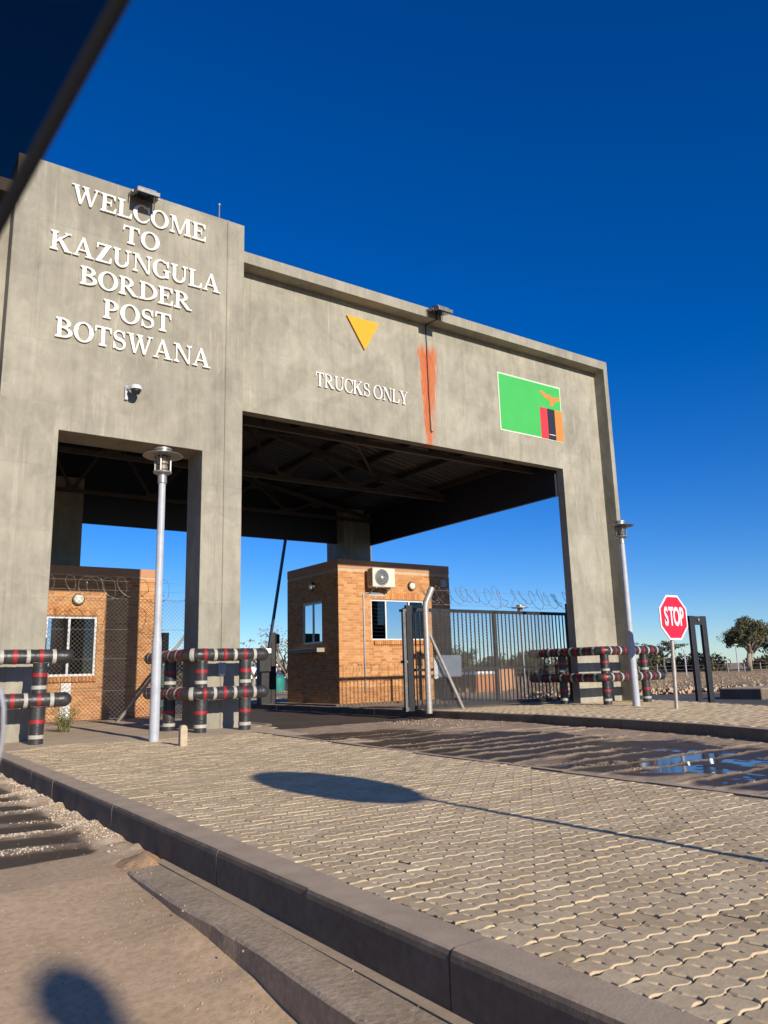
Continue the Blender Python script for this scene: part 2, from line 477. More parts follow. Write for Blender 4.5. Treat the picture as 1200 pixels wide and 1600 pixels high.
M['kerb_bed'] = pmat('kerb_joint', (0.16, 0.125, 0.09), (0.10, 0.08, 0.06), 9, 1.0, 0.4)
M['sand'] = pmat('joint_sand', (0.48, 0.37, 0.25), (0.37, 0.285, 0.19), 10, 1.0, 0.4, 0.004)
M['loose_sand'] = pmat('loose_orange_sand', (0.50, 0.32, 0.18), (0.43, 0.27, 0.15), 4, 1.0, 0.7, 0.02, 60, fine=0.25)

# ------------------------------------------------------------------ ground
def ground_mat():
    m, nt, bs = nodes('dry_ground')
    bs.inputs['Roughness'].default_value = 1.0
    P = pos(nt)
    a = noise(nt, P, 0.35, 6, 0.7)
    c = ramp(nt, a, [(0.30, (0.30,0.185,0.10)), (0.5, (0.44,0.295,0.17)), (0.68, (0.56,0.40,0.24))])
    g = noise(nt, P, 2.6, 5, 0.75)
    c = mix(nt, ramp(nt, g, [(0.50, 0.0), (0.60, 0.7)]), c, (0.21, 0.155, 0.085))
    f = noise(nt, P, 14, 4, 0.7)
    c = mix(nt, 1.0, c, ramp(nt, f, [(0.3, (0.7,0.68,0.66)), (0.6, (1.05,1.05,1.05))]), 'MULTIPLY')
    L(nt, c, bs.inputs['Base Color'])
    bump(nt, bs, f, 0.8, 0.06)
    return m
M['ground'] = ground_mat()

def grid(x0, x1, nx, y0, y1, ny, zf):
    xs = np.linspace(x0, x1, nx); ys = np.linspace(y0, y1, ny)
    X, Y = np.meshgrid(xs, ys)
    Z = zf(X, Y)
    V = np.stack([X, Y, Z], -1).reshape(-1, 3)
    i = np.arange((nx-1)*(ny-1)); r = i // (nx-1); c = i % (nx-1)
    a = r*nx + c
    F = np.stack([a, a+1, a+nx+1, a+nx], -1)
    return V, F

def np_obj(name, V, F, mat, smooth=True, attr=None, wet=None, parent=None, kind=None, **kw):
    me = bpy.data.meshes.new(name)
    me.from_pydata(V.tolist(), [], F.tolist())
    if attr is not None:
        at = me.attributes.new('mask', 'FLOAT', 'POINT'); at.data.foreach_set('value', attr.astype(np.float32))
    if wet is not None:
        at = me.attributes.new('wet', 'FLOAT', 'POINT'); at.data.foreach_set('value', np.asarray(wet).astype(np.float32))
    me.materials.append(mat)
    if smooth: me.polygons.foreach_set('use_smooth', [True]*len(me.polygons))
    o = bpy.data.objects.new(name, me); COL.objects.link(o)
    if parent is not None: o.parent = parent
    return tag(o, kind=kind, **kw)

def vnoise(X, Y, s, seed=0):
    """smooth value noise on arrays"""
    r = np.random.default_rng(seed); T = r.random((64, 64))
    x = X*s + 1000.3; y = Y*s + 1000.7
    xi = np.floor(x).astype(int); yi = np.floor(y).astype(int)
    fx = x - xi; fy = y - yi
    fx = fx*fx*(3-2*fx); fy = fy*fy*(3-2*fy)
    g = lambda a, b: T[a % 64, b % 64]
    return (g(xi,yi)*(1-fx)+g(xi+1,yi)*fx)*(1-fy) + (g(xi,yi+1)*(1-fx)+g(xi+1,yi+1)*fx)*fy

gb = MB().add([(-3000,-3000,-0.78),(3000,-3000,-0.78),(3000,3000,-0.78),(-3000,3000,-0.78)], [(0,1,2,3)])
# the ground is one sheet: a raised field with a hollow below the lanes
def terr(X, Y):
    z = -0.27 + 0.0*X
    inside = (X > -16) & (X < 21.5) & (Y > -14) & (Y < 42)
    far = np.clip((np.hypot(X, Y) - 60)/60, 0, 1)
    z = np.where(inside, -1.2, z)
    fld = np.clip((X-26)/10, 0, 1)
    return z + fld*(0.16*(vnoise(X, Y, 0.5, 3)-0.4) + 0.10*(vnoise(X, Y, 1.7, 4)-0.5)) + 0.25*far
xs = np.concatenate([[-3000,-900,-300,-120,-60,-30,-16.2,-15.8], np.linspace(-14,20,12), [21.4,21.6], np.arange(22,110,0.9), [120,160,240,500,1200,3000]])
ys = np.concatenate([[-3000,-900,-300,-100,-40,-14.2,-13.8], np.arange(-12,110,0.9), [120,160,260,500,1200,3000]])
X, Y = np.meshgrid(xs, ys); Z = terr(X, Y)
V = np.stack([X,Y,Z],-1).reshape(-1,3); nx = len(xs); ny = len(ys)
i = np.arange((nx-1)*(ny-1)); a = (i//(nx-1))*nx + i % (nx-1)
np_obj('ground', V, np.stack([a,a+1,a+nx+1,a+nx],-1), M['ground'], kind='structure')

# --- concrete lanes with worn cross ribs
def lane_mat(name, dry1, dry2, wet, crust=False):
    m, nt, bs = nodes(name)
    P = pos(nt)
    at = N(nt, 'ShaderNodeAttribute'); at.attribute_name = 'mask'
    aw = N(nt, 'ShaderNodeAttribute'); aw.attribute_name = 'wet'
    a = noise(nt, P, 1.1, 6, 0.68, 0.4)
    c = ramp(nt, a, [(0.3, dry2), (0.65, dry1)])
    f = noise(nt, P, 22, 4, 0.7)
    c = mix(nt, 1.0, c, ramp(nt, f, [(0.25, (0.72,0.70,0.68)), (0.6, (1.06,1.06,1.06))]), 'MULTIPLY')
    # oil and damp
    d = noise(nt, pos(nt, (0.45, 1.6, 1)), 1.0, 5, 0.65, 0.6)
    reg = noise(nt, P, 0.32, 3, 0.5)
    wv = ramp(nt, math_n(nt, 'ADD', math_n(nt, 'MULTIPLY', d, 0.45), math_n(nt, 'MULTIPLY', aw.outputs['Fac'], 0.62)), [(0.56, 0.0), (0.70, 1.0)])
    wv = math_n(nt, 'MULTIPLY', wv, math_n(nt, 'SUBTRACT', 1.0, at.outputs['Fac'], clamp=True))
    c = mix(nt, math_n(nt, 'MULTIPLY', wv, 0.95), c, wet)
    if crust:
        k = noise(nt, P, 7, 5, 0.75)
        ck = math_n(nt, 'MULTIPLY', at.outputs['Fac'], ramp(nt, k, [(0.44, 0.0), (0.58, 1.0)]))
        c = mix(nt, math_n(nt, 'MULTIPLY', ck, 0.9), c, (0.74, 0.64, 0.50))
    L(nt, c, bs.inputs['Base Color'])
    L(nt, math_n(nt, 'MULTIPLY_ADD', wv, -0.38, 0.90), bs.inputs['Roughness'])
    bs.inputs['Specular IOR Level'].default_value = 0.22
    bump(nt, bs, math_n(nt, 'ADD', math_n(nt, 'MULTIPLY', f, 0.7), noise(nt, P, 3, 6, 0.72)), 0.35, 0.012)
    return m
M['lane_truck'] = lane_mat('truck_lane_concrete', (0.46,0.35,0.24), (0.32,0.235,0.155), (0.045,0.034,0.025))
M['lane_car'] = lane_mat('car_lane_concrete', (0.58,0.425,0.27), (0.47,0.34,0.21), (0.05,0.038,0.026), crust=True)
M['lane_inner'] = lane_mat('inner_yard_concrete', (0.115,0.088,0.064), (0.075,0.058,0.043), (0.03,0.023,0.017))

def ribs(X, Y, pitch, wid, seed):
    ph = Y/pitch + 1.1*(vnoise(X, Y, 0.35, seed)-0.5) + 0.16*(vnoise(X, Y, 2.2, seed+5)-0.5)
    k = np.floor(ph + 0.5)
    d = np.abs(ph - k)*pitch
    brk = np.clip((vnoise(X*0.55, k*7.31, 1.0, seed+1)-0.30)*5, 0, 1)*(0.55+0.45*vnoise(X, k*3.7, 2.3, seed+2))
    return np.clip(1 - d/wid, 0, 1)**0.7*brk

TR_Z = -0.185
def truck_z(X, Y):
    zone = np.clip((14.0-Y)/2.0, 0, 1)*np.clip((Y+3)/2, 0, 1)
    rb = ribs(X, Y, 0.52, 0.06, 11)*zone
    low = 0.020*(vnoise(X, Y, 0.55, 21)-0.5) + 0.022*(vnoise(X, Y, 1.9, 22)-0.5) + 0.013*(vnoise(X, Y, 5.0, 23)-0.5) + 0.011*(vnoise(X, Y, 12.0, 26)-0.5) + 0.016*np.clip(vnoise(X, Y, 8.0, 28)-0.78, 0, 1)*4*0.5
    dish = -0.016*np.exp(-((X-9.0)/1.9)**2 - ((Y-6.2)/2.6)**2)
    return TR_Z + low + dish + 0.026*rb*(0.6+0.8*vnoise(X, Y, 9.0, 27))
V, F = grid(5.7, 13.6, 190, -1, 16, 950, truck_z)
rb = ribs(V[:,0], V[:,1], 0.52, 0.06, 11)*np.clip((14.0-V[:,1])/2, 0, 1)
tw = np.clip(1.8*np.exp(-((V[:,0]-9.0)/2.5)**2-((V[:,1]-8.5)/5.5)**2), 0, 1)*np.clip((V[:,0]-6.5)/0.9, 0, 1)*np.clip((12.0-V[:,0])/1.3, 0, 1)
tw = tw*np.clip(0.10 + 1.5*vnoise(V[:,0]*0.45, V[:,1]*1.5, 0.9, 24) + 0.5*(vnoise(V[:,0], V[:,1], 2.5, 29)-0.5), 0, 1.3)
np_obj('truck_lane_road', V, F, M['lane_truck'], attr=rb, wet=tw, kind='structure')
V, F = grid(5.7, 13.6, 20, 16.0, 60, 120, lambda X, Y: truck_z(X, Y))
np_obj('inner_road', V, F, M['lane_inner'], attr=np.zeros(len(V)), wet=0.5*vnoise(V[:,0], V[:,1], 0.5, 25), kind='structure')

M['water'] = None
m, nt, bs = nodes('puddle_water')
bs.inputs['Base Color'].default_value = (0.045, 0.034, 0.026, 1)
bs.inputs['Roughness'].default_value = 0.09
bs.inputs['IOR'].default_value = 1.33
bump(nt, bs, noise(nt, pos(nt), 9, 3, 0.6), 0.12, 0.006)
M['water'] = m
wb = MB().add([(6.3,1.0,TR_Z-0.0185),(12.2,1.0,TR_Z-0.0185),(12.6,13.0,TR_Z-0.0185),(6.5,13.0,TR_Z-0.0185)], [(0,1,2,3)])
obj('puddle_water', wb, M['water'], kind='structure')

def car_z(X, Y):
    zone = np.clip((Y-5.7)/0.5, 0, 1)*np.clip((15-Y)/2, 0, 1)
    rb = ribs(X, Y, 0.62, 0.16, 31)*zone
    slope = np.clip(5.4-Y, 0, 4.0)
    z = -0.232 - 0.075*slope + 0.010*(vnoise(X, Y, 1.1, 33)-0.5) + 0.03*rb
    # blown sand heaped against the concrete gutter and the kerb
    bank = np.clip(1-(1.63-X)/0.5, 0, 1)**1.6*np.clip((5.2-Y)/1.0, 0, 1)*np.clip((Y+3)/2,0,1)
    z = z + 0.055*bank*(0.75+0.5*vnoise(X, Y, 5, 34))
    bk2 = np.clip(1-(1.93-X)/0.30, 0, 1)*np.clip((Y-5.5)/0.3, 0, 1)
    return z + 0.035*bk2*(0.4+1.0*vnoise(X, Y, 7, 35))
V, F = grid(-9.0, -0.6, 30, -12, 16, 120, lambda X, Y: car_z(np.full_like(X, -0.6), Y)*0 - 0.232 - 0.075*np.clip(5.4-Y, 0, 4.0))
np_obj('approach_road', V, F, M['lane_car'], attr=np.zeros(len(V)), kind='structure')
V, F = grid(-0.6, 1.98, 110, -6, 16, 900, car_z)
at = ribs(V[:,0], V[:,1], 0.62, 0.16, 31)*np.clip((V[:,1]-5.9)/0.5, 0, 1)
cw_ = np.clip((V[:,1]-5.95)/0.25, 0, 1)*np.clip((13-V[:,1])/3, 0, 1)*(0.75+0.8*vnoise(V[:,0]*0.6, V[:,1], 1.6, 38))*np.clip((1.82-V[:,0])/0.25+0.2*vnoise(V[:,0],V[:,1],5,39), 0, 1)
at = np.maximum(at, np.clip(1-(1.95-V[:,0])/0.34, 0, 1)*np.clip((V[:,1]-5.5)/0.3, 0, 1)*vnoise(V[:,0], V[:,1], 6, 36)*1.2)
np_obj('car_lane_road', V, F, M['lane_car'], attr=np.clip(at, 0, 1), wet=cw_, kind='structure')
V, F = grid(-9, 5.9, 16, 16.0, 60, 40, lambda X, Y: -0.225 + 0*X)
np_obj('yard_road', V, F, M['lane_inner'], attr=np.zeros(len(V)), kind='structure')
# sand bank skin beside the gutter
def bank_z(X, Y): return car_z(X, Y) + 0.004
# loose sand heap at the end of the gutter
hp = []
V, F = grid(1.50, 1.93, 26, 5.15, 5.95, 40, lambda X, Y: car_z(X, Y) - 0.02 + 0.085*np.exp(-((X-1.80)/0.13)**2-((Y-5.55)/0.2)**2)*(0.7+0.6*vnoise(X, Y, 14, 37)))
np_obj('sand_heap', V, F, M['loose_sand'], label='small heap of orange sand at the end of the gutter beside the kerb', cat='sand')

# right-hand road beyond the far island
rb_ = MB().add([(13.0,-10,-0.20),(34,-10,-0.20),(34,16.2,-0.20),(26,21,-0.20),(21.2,24,-0.20),(13.0,24,-0.20)], [(0,1,2,3,4,5)])
M['asphalt'] = pmat('worn_asphalt', (0.075,0.068,0.06), (0.13,0.115,0.10), 0.8, 0.85, 0.5, 0.01, 30, fine=0.25)
obj('side_road', rb_, M['asphalt'], kind='structure')

# ------------------------------------------------------------------ paving with interlocking pavers
PW, PD = 0.230, 0.115
def paver_mesh(name, half=False):
    """one interlocking paver: wavy long sides, rounded edges, dent in the middle"""
    hl = (PW/2 if not half else PD/2) - 0.0014; hw = PD/2 - 0.0014; amp = 0.0085
    xs = np.linspace(-hl, hl, 13 if not half else 7)
    ph = 0.0 if not half else 0.0
    wav = lambda x: amp*math.sin(2*PI*(x)/PD)
    front = [(x, -hw + wav(x)) for x in xs]
    back = [(x, hw + wav(x)) for x in xs[::-1]]
    def end(x0, ya, yb):
        return [(x0 + 0.007*math.sin(2*PI*t) - math.copysign(0.005, x0), ya + (yb-ya)*t) for t in (0.3, 0.7)]
    e1 = end(hl, front[-1][1], back[0][1]); e2 = end(-hl, front[0][1], back[-1][1])[::-1]
    ring = front + e1 + back + e2
    n = len(ring); B = 0.0058
    def inset(p):
        x, y = p
        # move towards the paver's mid line
        sx = -B if x > hl*0.8 else (B if x < -hl*0.8 else 0)
        sy = B if y < wav(x) - hw*0.5 else (-B if y > wav(x) + hw*0.5 else 0)
        return (x+sx, y+sy)
    vs = [(x, y, -0.0068) for x, y in ring] + [(*inset(p), 0.0) for p in ring]
    fs = [(i, (i+1) % n, n+(i+1) % n, n+i) for i in range(n)]
    o = len(vs)
    if half:
        fs.append(tuple(range(n, 2*n)))
    else:
        vs += [(0.005, -0.031, 0), (-0.012, 0.0, 0), (-0.005, 0.031, 0), (0.012, 0.0, 0), (0.0, 0.002, -0.018)]
        m_ = len(front)//2; fm = n + m_; bm_ = n + len(front) + len(e1) + m_
        right_side = list(range(fm, bm_+1)); left_side = list(range(bm_, 2*n)) + list(range(n, fm+1))
        fs.append(tuple(right_side + [o+2, o+3, o+0]))
        fs.append(tuple(left_side + [o+0, o+1, o+2]))
        fs += [(o, o+3, o+4), (o+3, o+2, o+4), (o+2, o+1, o+4), (o+1, o, o+4)]
    me = bpy.data.meshes.new(name)
    me.from_pydata(vs, [], fs); me.materials.append(M['paver'])
    return me, np.array(vs), fs
pv_me, pv_v, pv_f = paver_mesh('paver')
ph_me, ph_v, ph_f = paver_mesh('half_paver', True)

ISL_X0 = 2.13
def isl_x1(y):  # right-hand edge of the near island
    return 5.80 + 0.052*np.clip(y-3.5, 0, 10)
paving = MB()
pe = [(1.96, -4)] + [(float(isl_x1(y))+0.15, y) for y in np.linspace(-4, 14.6, 12)] + [(7.6, 15.2), (7.6, 34), (1.96, 34)]
paving.prism_z(pe, -0.45, -0.0105)
paving_o = obj('paving_island', paving, M['sand'], kind='structure')
pcs = []
nrow = int((14.35 - (-0.6))/PD)
for r in range(nrow):
    y = -0.6 + (r+0.5)*PD
    x1 = float(isl_x1(y)) + (0.9*max(0, y-13.2) if y > 13.2 else 0)
    x = ISL_X0
    if r % 2: pcs.append((x + PD/2, y, 1)); x += PD
    while x + PW < x1:
        pcs.append((x + PW/2, y, 0)); x += PW
    if x + PD < x1: pcs.append((x + PD/2, y, 1))
def inview(x, y): return y > 1.55 and x/y > 0.15 and x/y < 1.95
order = sorted(range(len(pcs)), key=lambda i: (not inview(pcs[i][0], pcs[i][1]), math.hypot(pcs[i][0], pcs[i][1])))
single = set(order[:300])
BV, BF, BR = [], [], []
off = 0
def hump(x, y): return 0.010*(vnoise(np.array([x]), np.array([y]), 0.5, 51)[0]-0.5) + 0.004*(vnoise(np.array([x]), np.array([y]), 2.1, 52)[0]-0.5)
for i, (x, y, h) in enumerate(pcs):
    z = hump(x, y) + random.gauss(0, 0.0011)
    rx, ry, rz = random.gauss(0, 0.013), random.gauss(0, 0.009), random.gauss(0, 0.005)
    if i in single:
        o = bpy.data.objects.new('paver' if not h else 'half_paver', ph_me if h else pv_me)
        COL.objects.link(o); o.parent = paving_o; o.location = (x, y, z); o.rotation_euler = (rx, ry, rz)
    else:
        v = ph_v if h else pv_v; f = ph_f if h else pv_f
        w_ = v.copy(); w_[:,2] += rx*v[:,1] - ry*v[:,0]
        w_[:,0] += x - rz*v[:,1]; w_[:,1] += y + rz*v[:,0]; w_[:,2] += z
        BV.append(w_); BF += [tuple(k+off for k in q) for q in f]; off += len(v)
        BR += [random.random()]*len(f)
mb = MB(); mb.v = [tuple(p) for p in np.concatenate(BV)]; mb.f = BF; mb.rnd = BR
obj('pavers', mb, M['paver'], paving_o, kind='stuff')
# swept sand over the pavers at the foot of the gate
V, F = grid(2.1, 6.9, 60, 12.2, 20.5, 60, lambda X, Y: -0.02 + 0.034*np.clip((Y-12.6)/1.4, 0, 1) + 0.012*(vnoise(X, Y, 1.6, 61)-0.6) )
np_obj('blown_sand', V, F, pmat('pale_blown_sand', (0.60,0.46,0.305), (0.48,0.365,0.24), 2.0, 1.0, 0.6, 0.015, 40, fine=0.2), kind='stuff',
       label='pale sand blown over the paving at the foot of the gate', cat='sand')

def kerb_run(name, path, h, width, stone=1.05, side=1, rad=0.035, parent_z=0.0, lip=0.012):
    """kerb stones along a polyline, front face towards the left of the direction for side=1"""
    root = MB()
    pts = [Vector((x, y, 0)) for x, y in path]
    # thin bedding strip below the stones carries them
    rootv = []
    for p in pts: rootv.append(p)
    o = None
    segs = []
    for a, b in zip(pts[:-1], pts[1:]):
        d = b-a; ln = d.length; k = max(1, round(ln/stone)); t = d/ln
        for j in range(k):
            segs.append((a + t*(ln*j/k), a + t*(ln*(j+1)/k)))
    bed = MB()
    for a, b in zip(pts[:-1], pts[1:]):
        t = (b-a).normalized(); n_ = Vector((-t.y, t.x, 0))*side
        q = [a - n_*0.02, b - n_*0.02, b - n_*(width-0.02), a - n_*(width-0.02)]
        bed.prism_z([(p.x, p.y) for p in q], -h-0.25, -0.035)
    root_o = obj(name, bed, M['kerb_bed'], kind='structure')
    for a, b in segs:
        t = (b-a).normalized(); n_ = Vector((-t.y, t.x, 0))*side   # n_ points out to the road
        a2 = a + t*0.004; b2 = b - t*0.004
        prof = [(0.0, -h-0.2), (0.0, -rad*1.5), (-rad*0.18, -rad*0.75), (-rad*0.55, -rad*0.22), (-rad*1.2, 0.0), (-width, 0.002), (-width, -h-0.2)]
        vs = []; dz = random.uniform(-0.004, 0.004); do = random.uniform(-0.004, 0.004)
        for e, c in ((a2, 0), (b2, 0)):
            for u, z in prof: vs.append(e + n_*(u+do) + Vector((0,0,z+dz)))
        m_ = len(prof)
        fs = [(k, k+1, m_+k+1, m_+k) for k in range(m_-1)] + [tuple(range(m_-1,-1,-1)), tuple(range(m_, 2*m_))]
        if side < 0: fs = [f[::-1] for f in fs]
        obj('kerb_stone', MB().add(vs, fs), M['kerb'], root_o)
    return root_o
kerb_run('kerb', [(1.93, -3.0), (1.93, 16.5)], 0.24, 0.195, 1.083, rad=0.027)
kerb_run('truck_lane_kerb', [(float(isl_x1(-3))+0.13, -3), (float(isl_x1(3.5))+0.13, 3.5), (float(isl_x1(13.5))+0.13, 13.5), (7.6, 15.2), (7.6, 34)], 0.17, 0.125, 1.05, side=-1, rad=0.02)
FARK = [(10.9, 1.0), (11.25, 4.0), (11.6, 6.6), (12.0, 7.8), (12.4, 10.0), (12.72, 12.6), (12.66, 16.4), (12.62, 31.0)]
kerb_run('far_island_kerb', FARK, 0.18, 0.15, 1.2, side=1, rad=0.02)

# far island: same pavers, too small to tell apart -> one mass
fi = MB()
fpoly = [(x+0.05, y) for x, y in FARK] + [(20.0, 31), (20.0, 15), (19.3, 13.2), (17.9, 10.1), (16.6, 4), (16.2, 1)]
fi.prism_z(fpoly, -0.4, -0.010)
fi_o = obj('far_paving_island', fi, M['sand'], kind='structure')
def inside_poly(x, y, poly):
    c = False; j = len(poly)-1
    for i in range(len(poly)):
        xi, yi = poly[i]; xj, yj = poly[j]
        if (yi > y) != (yj > y) and x < (xj-xi)*(y-yi)/(yj-yi)+xi: c = not c
        j = i
    return c
fpoly2 = [(x+0.28, y) for x, y in FARK] + fpoly[len(FARK):]
fm = MB(); fm.rnd = []
for r in range(int((17.6-3.5)/PD)):
    y = 3.5 + r*PD; x = 11.2 + (PD if r % 2 else 0)
    while x < 20:
        if inside_poly(x, y, fpoly2) and inside_poly(x+0.2, y, fpoly2):
            z = random.uniform(-0.002, 0.002); a = 0.006
            sx = 0.006*math.sin(r)
            fm.add([(x-.112,y-.055,-.009),(x+.112,y-.055,-.009),(x+.112,y+.055,-.009),(x-.112,y+.055,-.009),
                    (x-.105,y-.047,z),(x+.105,y-.047,z),(x+.105,y+.047,z),(x-.105,y+.047,z)],
                   [(4,5,6,7),(0,1,5,4),(1,2,6,5),(2,3,7,6),(3,0,4,7)])
            fm.rnd += [random.random()]*5
        x += PW
obj('pavers', fm, M['paver'], fi_o, kind='stuff')
# kerb at the back of that island, towards the side road
kerb_run('side_road_kerb', [(16.2, 1), (16.6, 4), (17.9, 10.1), (19.3, 13.2), (20.0, 15.0), (20.0, 31)], 0.15, 0.12, 1.2, side=-1, rad=0.02)

# concrete gutter strip along the kerb, standing clear of the falling lane
gut = MB()
ys_ = np.linspace(-3, 5.36, 60)
vs = []; fs = []
for k, y in enumerate(ys_):
    e = 1.635 - 0.012*math.sin(y*3.1) + random.uniform(-0.004, 0.004)
    zt = -0.208 + 0.004*math.sin(y*2.0)
    vs += [(1.862, y, zt+0.004), (e+0.02, y, zt), (e+0.004, y, zt-0.012+random.uniform(-.003,.003)), (e-0.01, y, -0.75)]
for k in range(len(ys_)-1):
    for j in range(3):
        a = k*4+j; fs.append((a, a+1, a+5, a+4))
vs_n = len(vs)
fs.append((len(vs)-4, len(vs)-3, len(vs)-2, len(vs)-1))
gut.add(vs, [f[::-1] for f in fs])
M['gutter'] = pmat('gutter_concrete', (0.52,0.40,0.27), (0.36,0.275,0.185), 3.5, 0.9, 0.5, 0.012, 30, fine=0.35)
obj('gutter_strip', gut, M['gutter'], kind='structure')
g2 = MB().box(1.868, 1.945, -3, 5.5, -0.6, -0.203)
obj('gutter_joint_sand', g2, M['sand'], kind='structure')

# ------------------------------------------------------------------ the gate building
gate = thing('border_gate', 'large grey concrete border gate with tower, wide portal and dark canopy behind', 'gate building', (6.0, 15.0, 0.0))
TX0, TX1, TY0, TY1, TZ = 1.90, 6.63, 14.70, 15.50, 11.06
OX0, OX1, OZ = 2.93, 5.74, 5.60
t = MB()
vs = [(TX0,0),(OX0,0),(OX0,OZ),(OX1,OZ),(OX1,0),(TX1,0),(TX1,TZ),(TX0,TZ)]
t.prism_y(vs, TY0, TY1)
obj('tower', t, M['concrete'], gate, bevel=0.012)
PY0, PY1 = 15.15, 15.42
p = MB()
p.prism_y([(6.60,6.80),(17.17,6.80),(17.17,-0.05),(18.97,-0.05),(18.97,10.22),(6.60,10.22)], PY0, PY1)
obj('portal_wall', p, M['concrete_panel'], gate, bevel=0.008)
lp = MB()
lp.prism_y([(6.635,10.18),(18.95,10.18),(18.95,-0.05),(19.12,-0.05),(19.12,10.46),(6.635,10.46)], 14.75, 15.50)
obj('frame_lip', lp, M['concrete'], gate, bevel=0.012)
lf = MB()   # the matching portal on the car side, mostly out of the picture
lf.prism_y([(-9.6,6.80),(-9.6,-0.3),(-11.4,-0.3),(-11.4,10.22),(1.92,10.22),(1.92,6.80)], PY0, PY1)
obj('portal_wall', lf, M['concrete'], gate, bevel=0.008)
ll = MB()
ll.prism_y([(1.895,10.18),(-11.4,10.18),(-11.4,-0.3),(-11.57,-0.3),(-11.57,10.46),(1.895,10.46)], 14.75, 15.50)
obj('frame_lip', ll, M['concrete'], gate, bevel=0.012)
# lightning rod on the tower
lr = MB().sweep([(6.22,15.2,TZ-0.05),(6.22,15.2,11.72)], 0.014, 6); lr.lathe([(0.03,0),(0.03,0.05)], 6.22, 15.2, 8, z0=11.70)
obj('lightning_rod', lr, M['galv'], gate)
# conduit and switch box on the tower's right leg
cd = MB().sweep([(6.225,TY0-0.012,0.0),(6.225,TY0-0.012,TZ)], 0.011, 6)
obj('conduit', cd, M['concrete'], gate)
obj('switch_box', MB().cbox(6.155,6.305,TY0-0.075,TY0-0.002,1.03,1.28,0.01), M['galv_pole'], gate)
# canopy behind: roof sheets, purlins, trusses, fascia and rear columns
RX, RZ, EX0, EX1, EZ = 4.25, 9.45, -8.65, 17.1, 7.02
CY0, CY1 = 15.52, 25.95
def roof_z(x):
    return RZ - (RZ-EZ)*(abs(x-RX)/(EX1-RX))
rf = MB()
for sgn in (1, -1):
    xs_ = [RX + sgn*k*(EX1-RX)/2 for k in (0, 1, 2)]
    nseg = 150
    # corrugated sheet: ribs run down the slope, so the wave is along y
    yy = np.linspace(CY0, CY1, nseg)
    vs = []; fs = []
    for k, y in enumerate(yy):
        dz = 0.035*(1 if (k//2) % 2 else 0)
        vs += [(RX, y, RZ+0.30+dz), (RX+sgn*(EX1-RX), y, EZ+0.30+dz)]
    for k in range(nseg-1):
        f = (2*k, 2*k+1, 2*k+3, 2*k+2)
        fs.append(f if sgn < 0 else f[::-1])
    rf.add(vs, fs)
obj('roof_sheet', rf, M['roof_sheet'], gate)
for sgn in (1, -1):
    for k in range(9):
        x = RX + sgn*(0.5 + k*1.5)
        if abs(x-RX) > EX1-RX: continue
        z = roof_z(x)
        obj('purlin', MB().box(x-0.04, x+0.04, CY0, CY1, z+0.13, z+0.285), M['steel_dark'], gate)
for yt in (16.3, 20.7, 25.3):
    for sgn in (1, -1):
        tr = MB(); H = 0.16; ex = RX+sgn*(EX1-RX)
        tr.bar((RX, yt, RZ+0.04), (ex, yt, EZ+0.04), 0.12, H)
        tr.bar((RX, yt, 6.96), (ex, yt, 6.96), 0.12, 0.13)
        n_ = 5
        px = [RX + sgn*(EX1-RX)*k/n_ for k in range(n_+1)]
        for k in range(n_-1):
            xm = (px[k]+px[k+1])/2
            tr.bar((px[k], yt, roof_z(px[k])), (xm, yt, 6.97), 0.09, 0.09)
            tr.bar((xm, yt, 6.97), (px[k+1], yt, roof_z(px[k+1])), 0.09, 0.09)
        for k in range(1, n_):
            xm = px[k]; z = roof_z(xm)
            tr.box(xm-0.22, xm+0.22, yt-0.075, yt+0.075, z-0.22, z+0.05)
            xq = (px[k-1]+px[k])/2
            tr.box(xq-0.20, xq+0.20, yt-0.075, yt+0.075, 6.93, 7.14)
        obj('roof_truss', tr, M['steel_red'], gate)
# diagonal wind braces
br = MB()
br.bar((9.8,16.3,8.2),(14.0,20.6,7.5),0.08,0.08); br.bar((14.0,16.3,7.45),(9.8,20.6,8.25),0.08,0.08)
br.bar((7.0,20.8,8.6),(12.6,25.2,7.7),0.08,0.08); br.bar((-1.0,16.3,8.2),(3.5,20.6,9.0),0.08,0.08); br.bar((5.2,16.3,8.9),(1.2,20.6,8.5),0.08,0.08)
obj('wind_brace', br, M['steel_red'], gate)
obj('fascia', MB().box(17.10, 17.22, PY1+0.02, CY1, 6.03, 7.50), M['fascia'], gate)
obj('fascia', MB().box(-8.77, -8.65, PY1+0.02, CY1, 6.03, 7.50), M['fascia'], gate)
obj('rear_fascia', MB().box(-8.64, 17.09, CY1-0.14, CY1, 6.05, 9.7), M['fascia'], gate)
for x0, x1 in ((15.75, 17.0), (4.55, 5.92), (-8.4, -7.2)):
    obj('rear_column', MB().box(x0, x1, 25.30, 26.6, -0.2, 7.4), M['concrete'], gate)

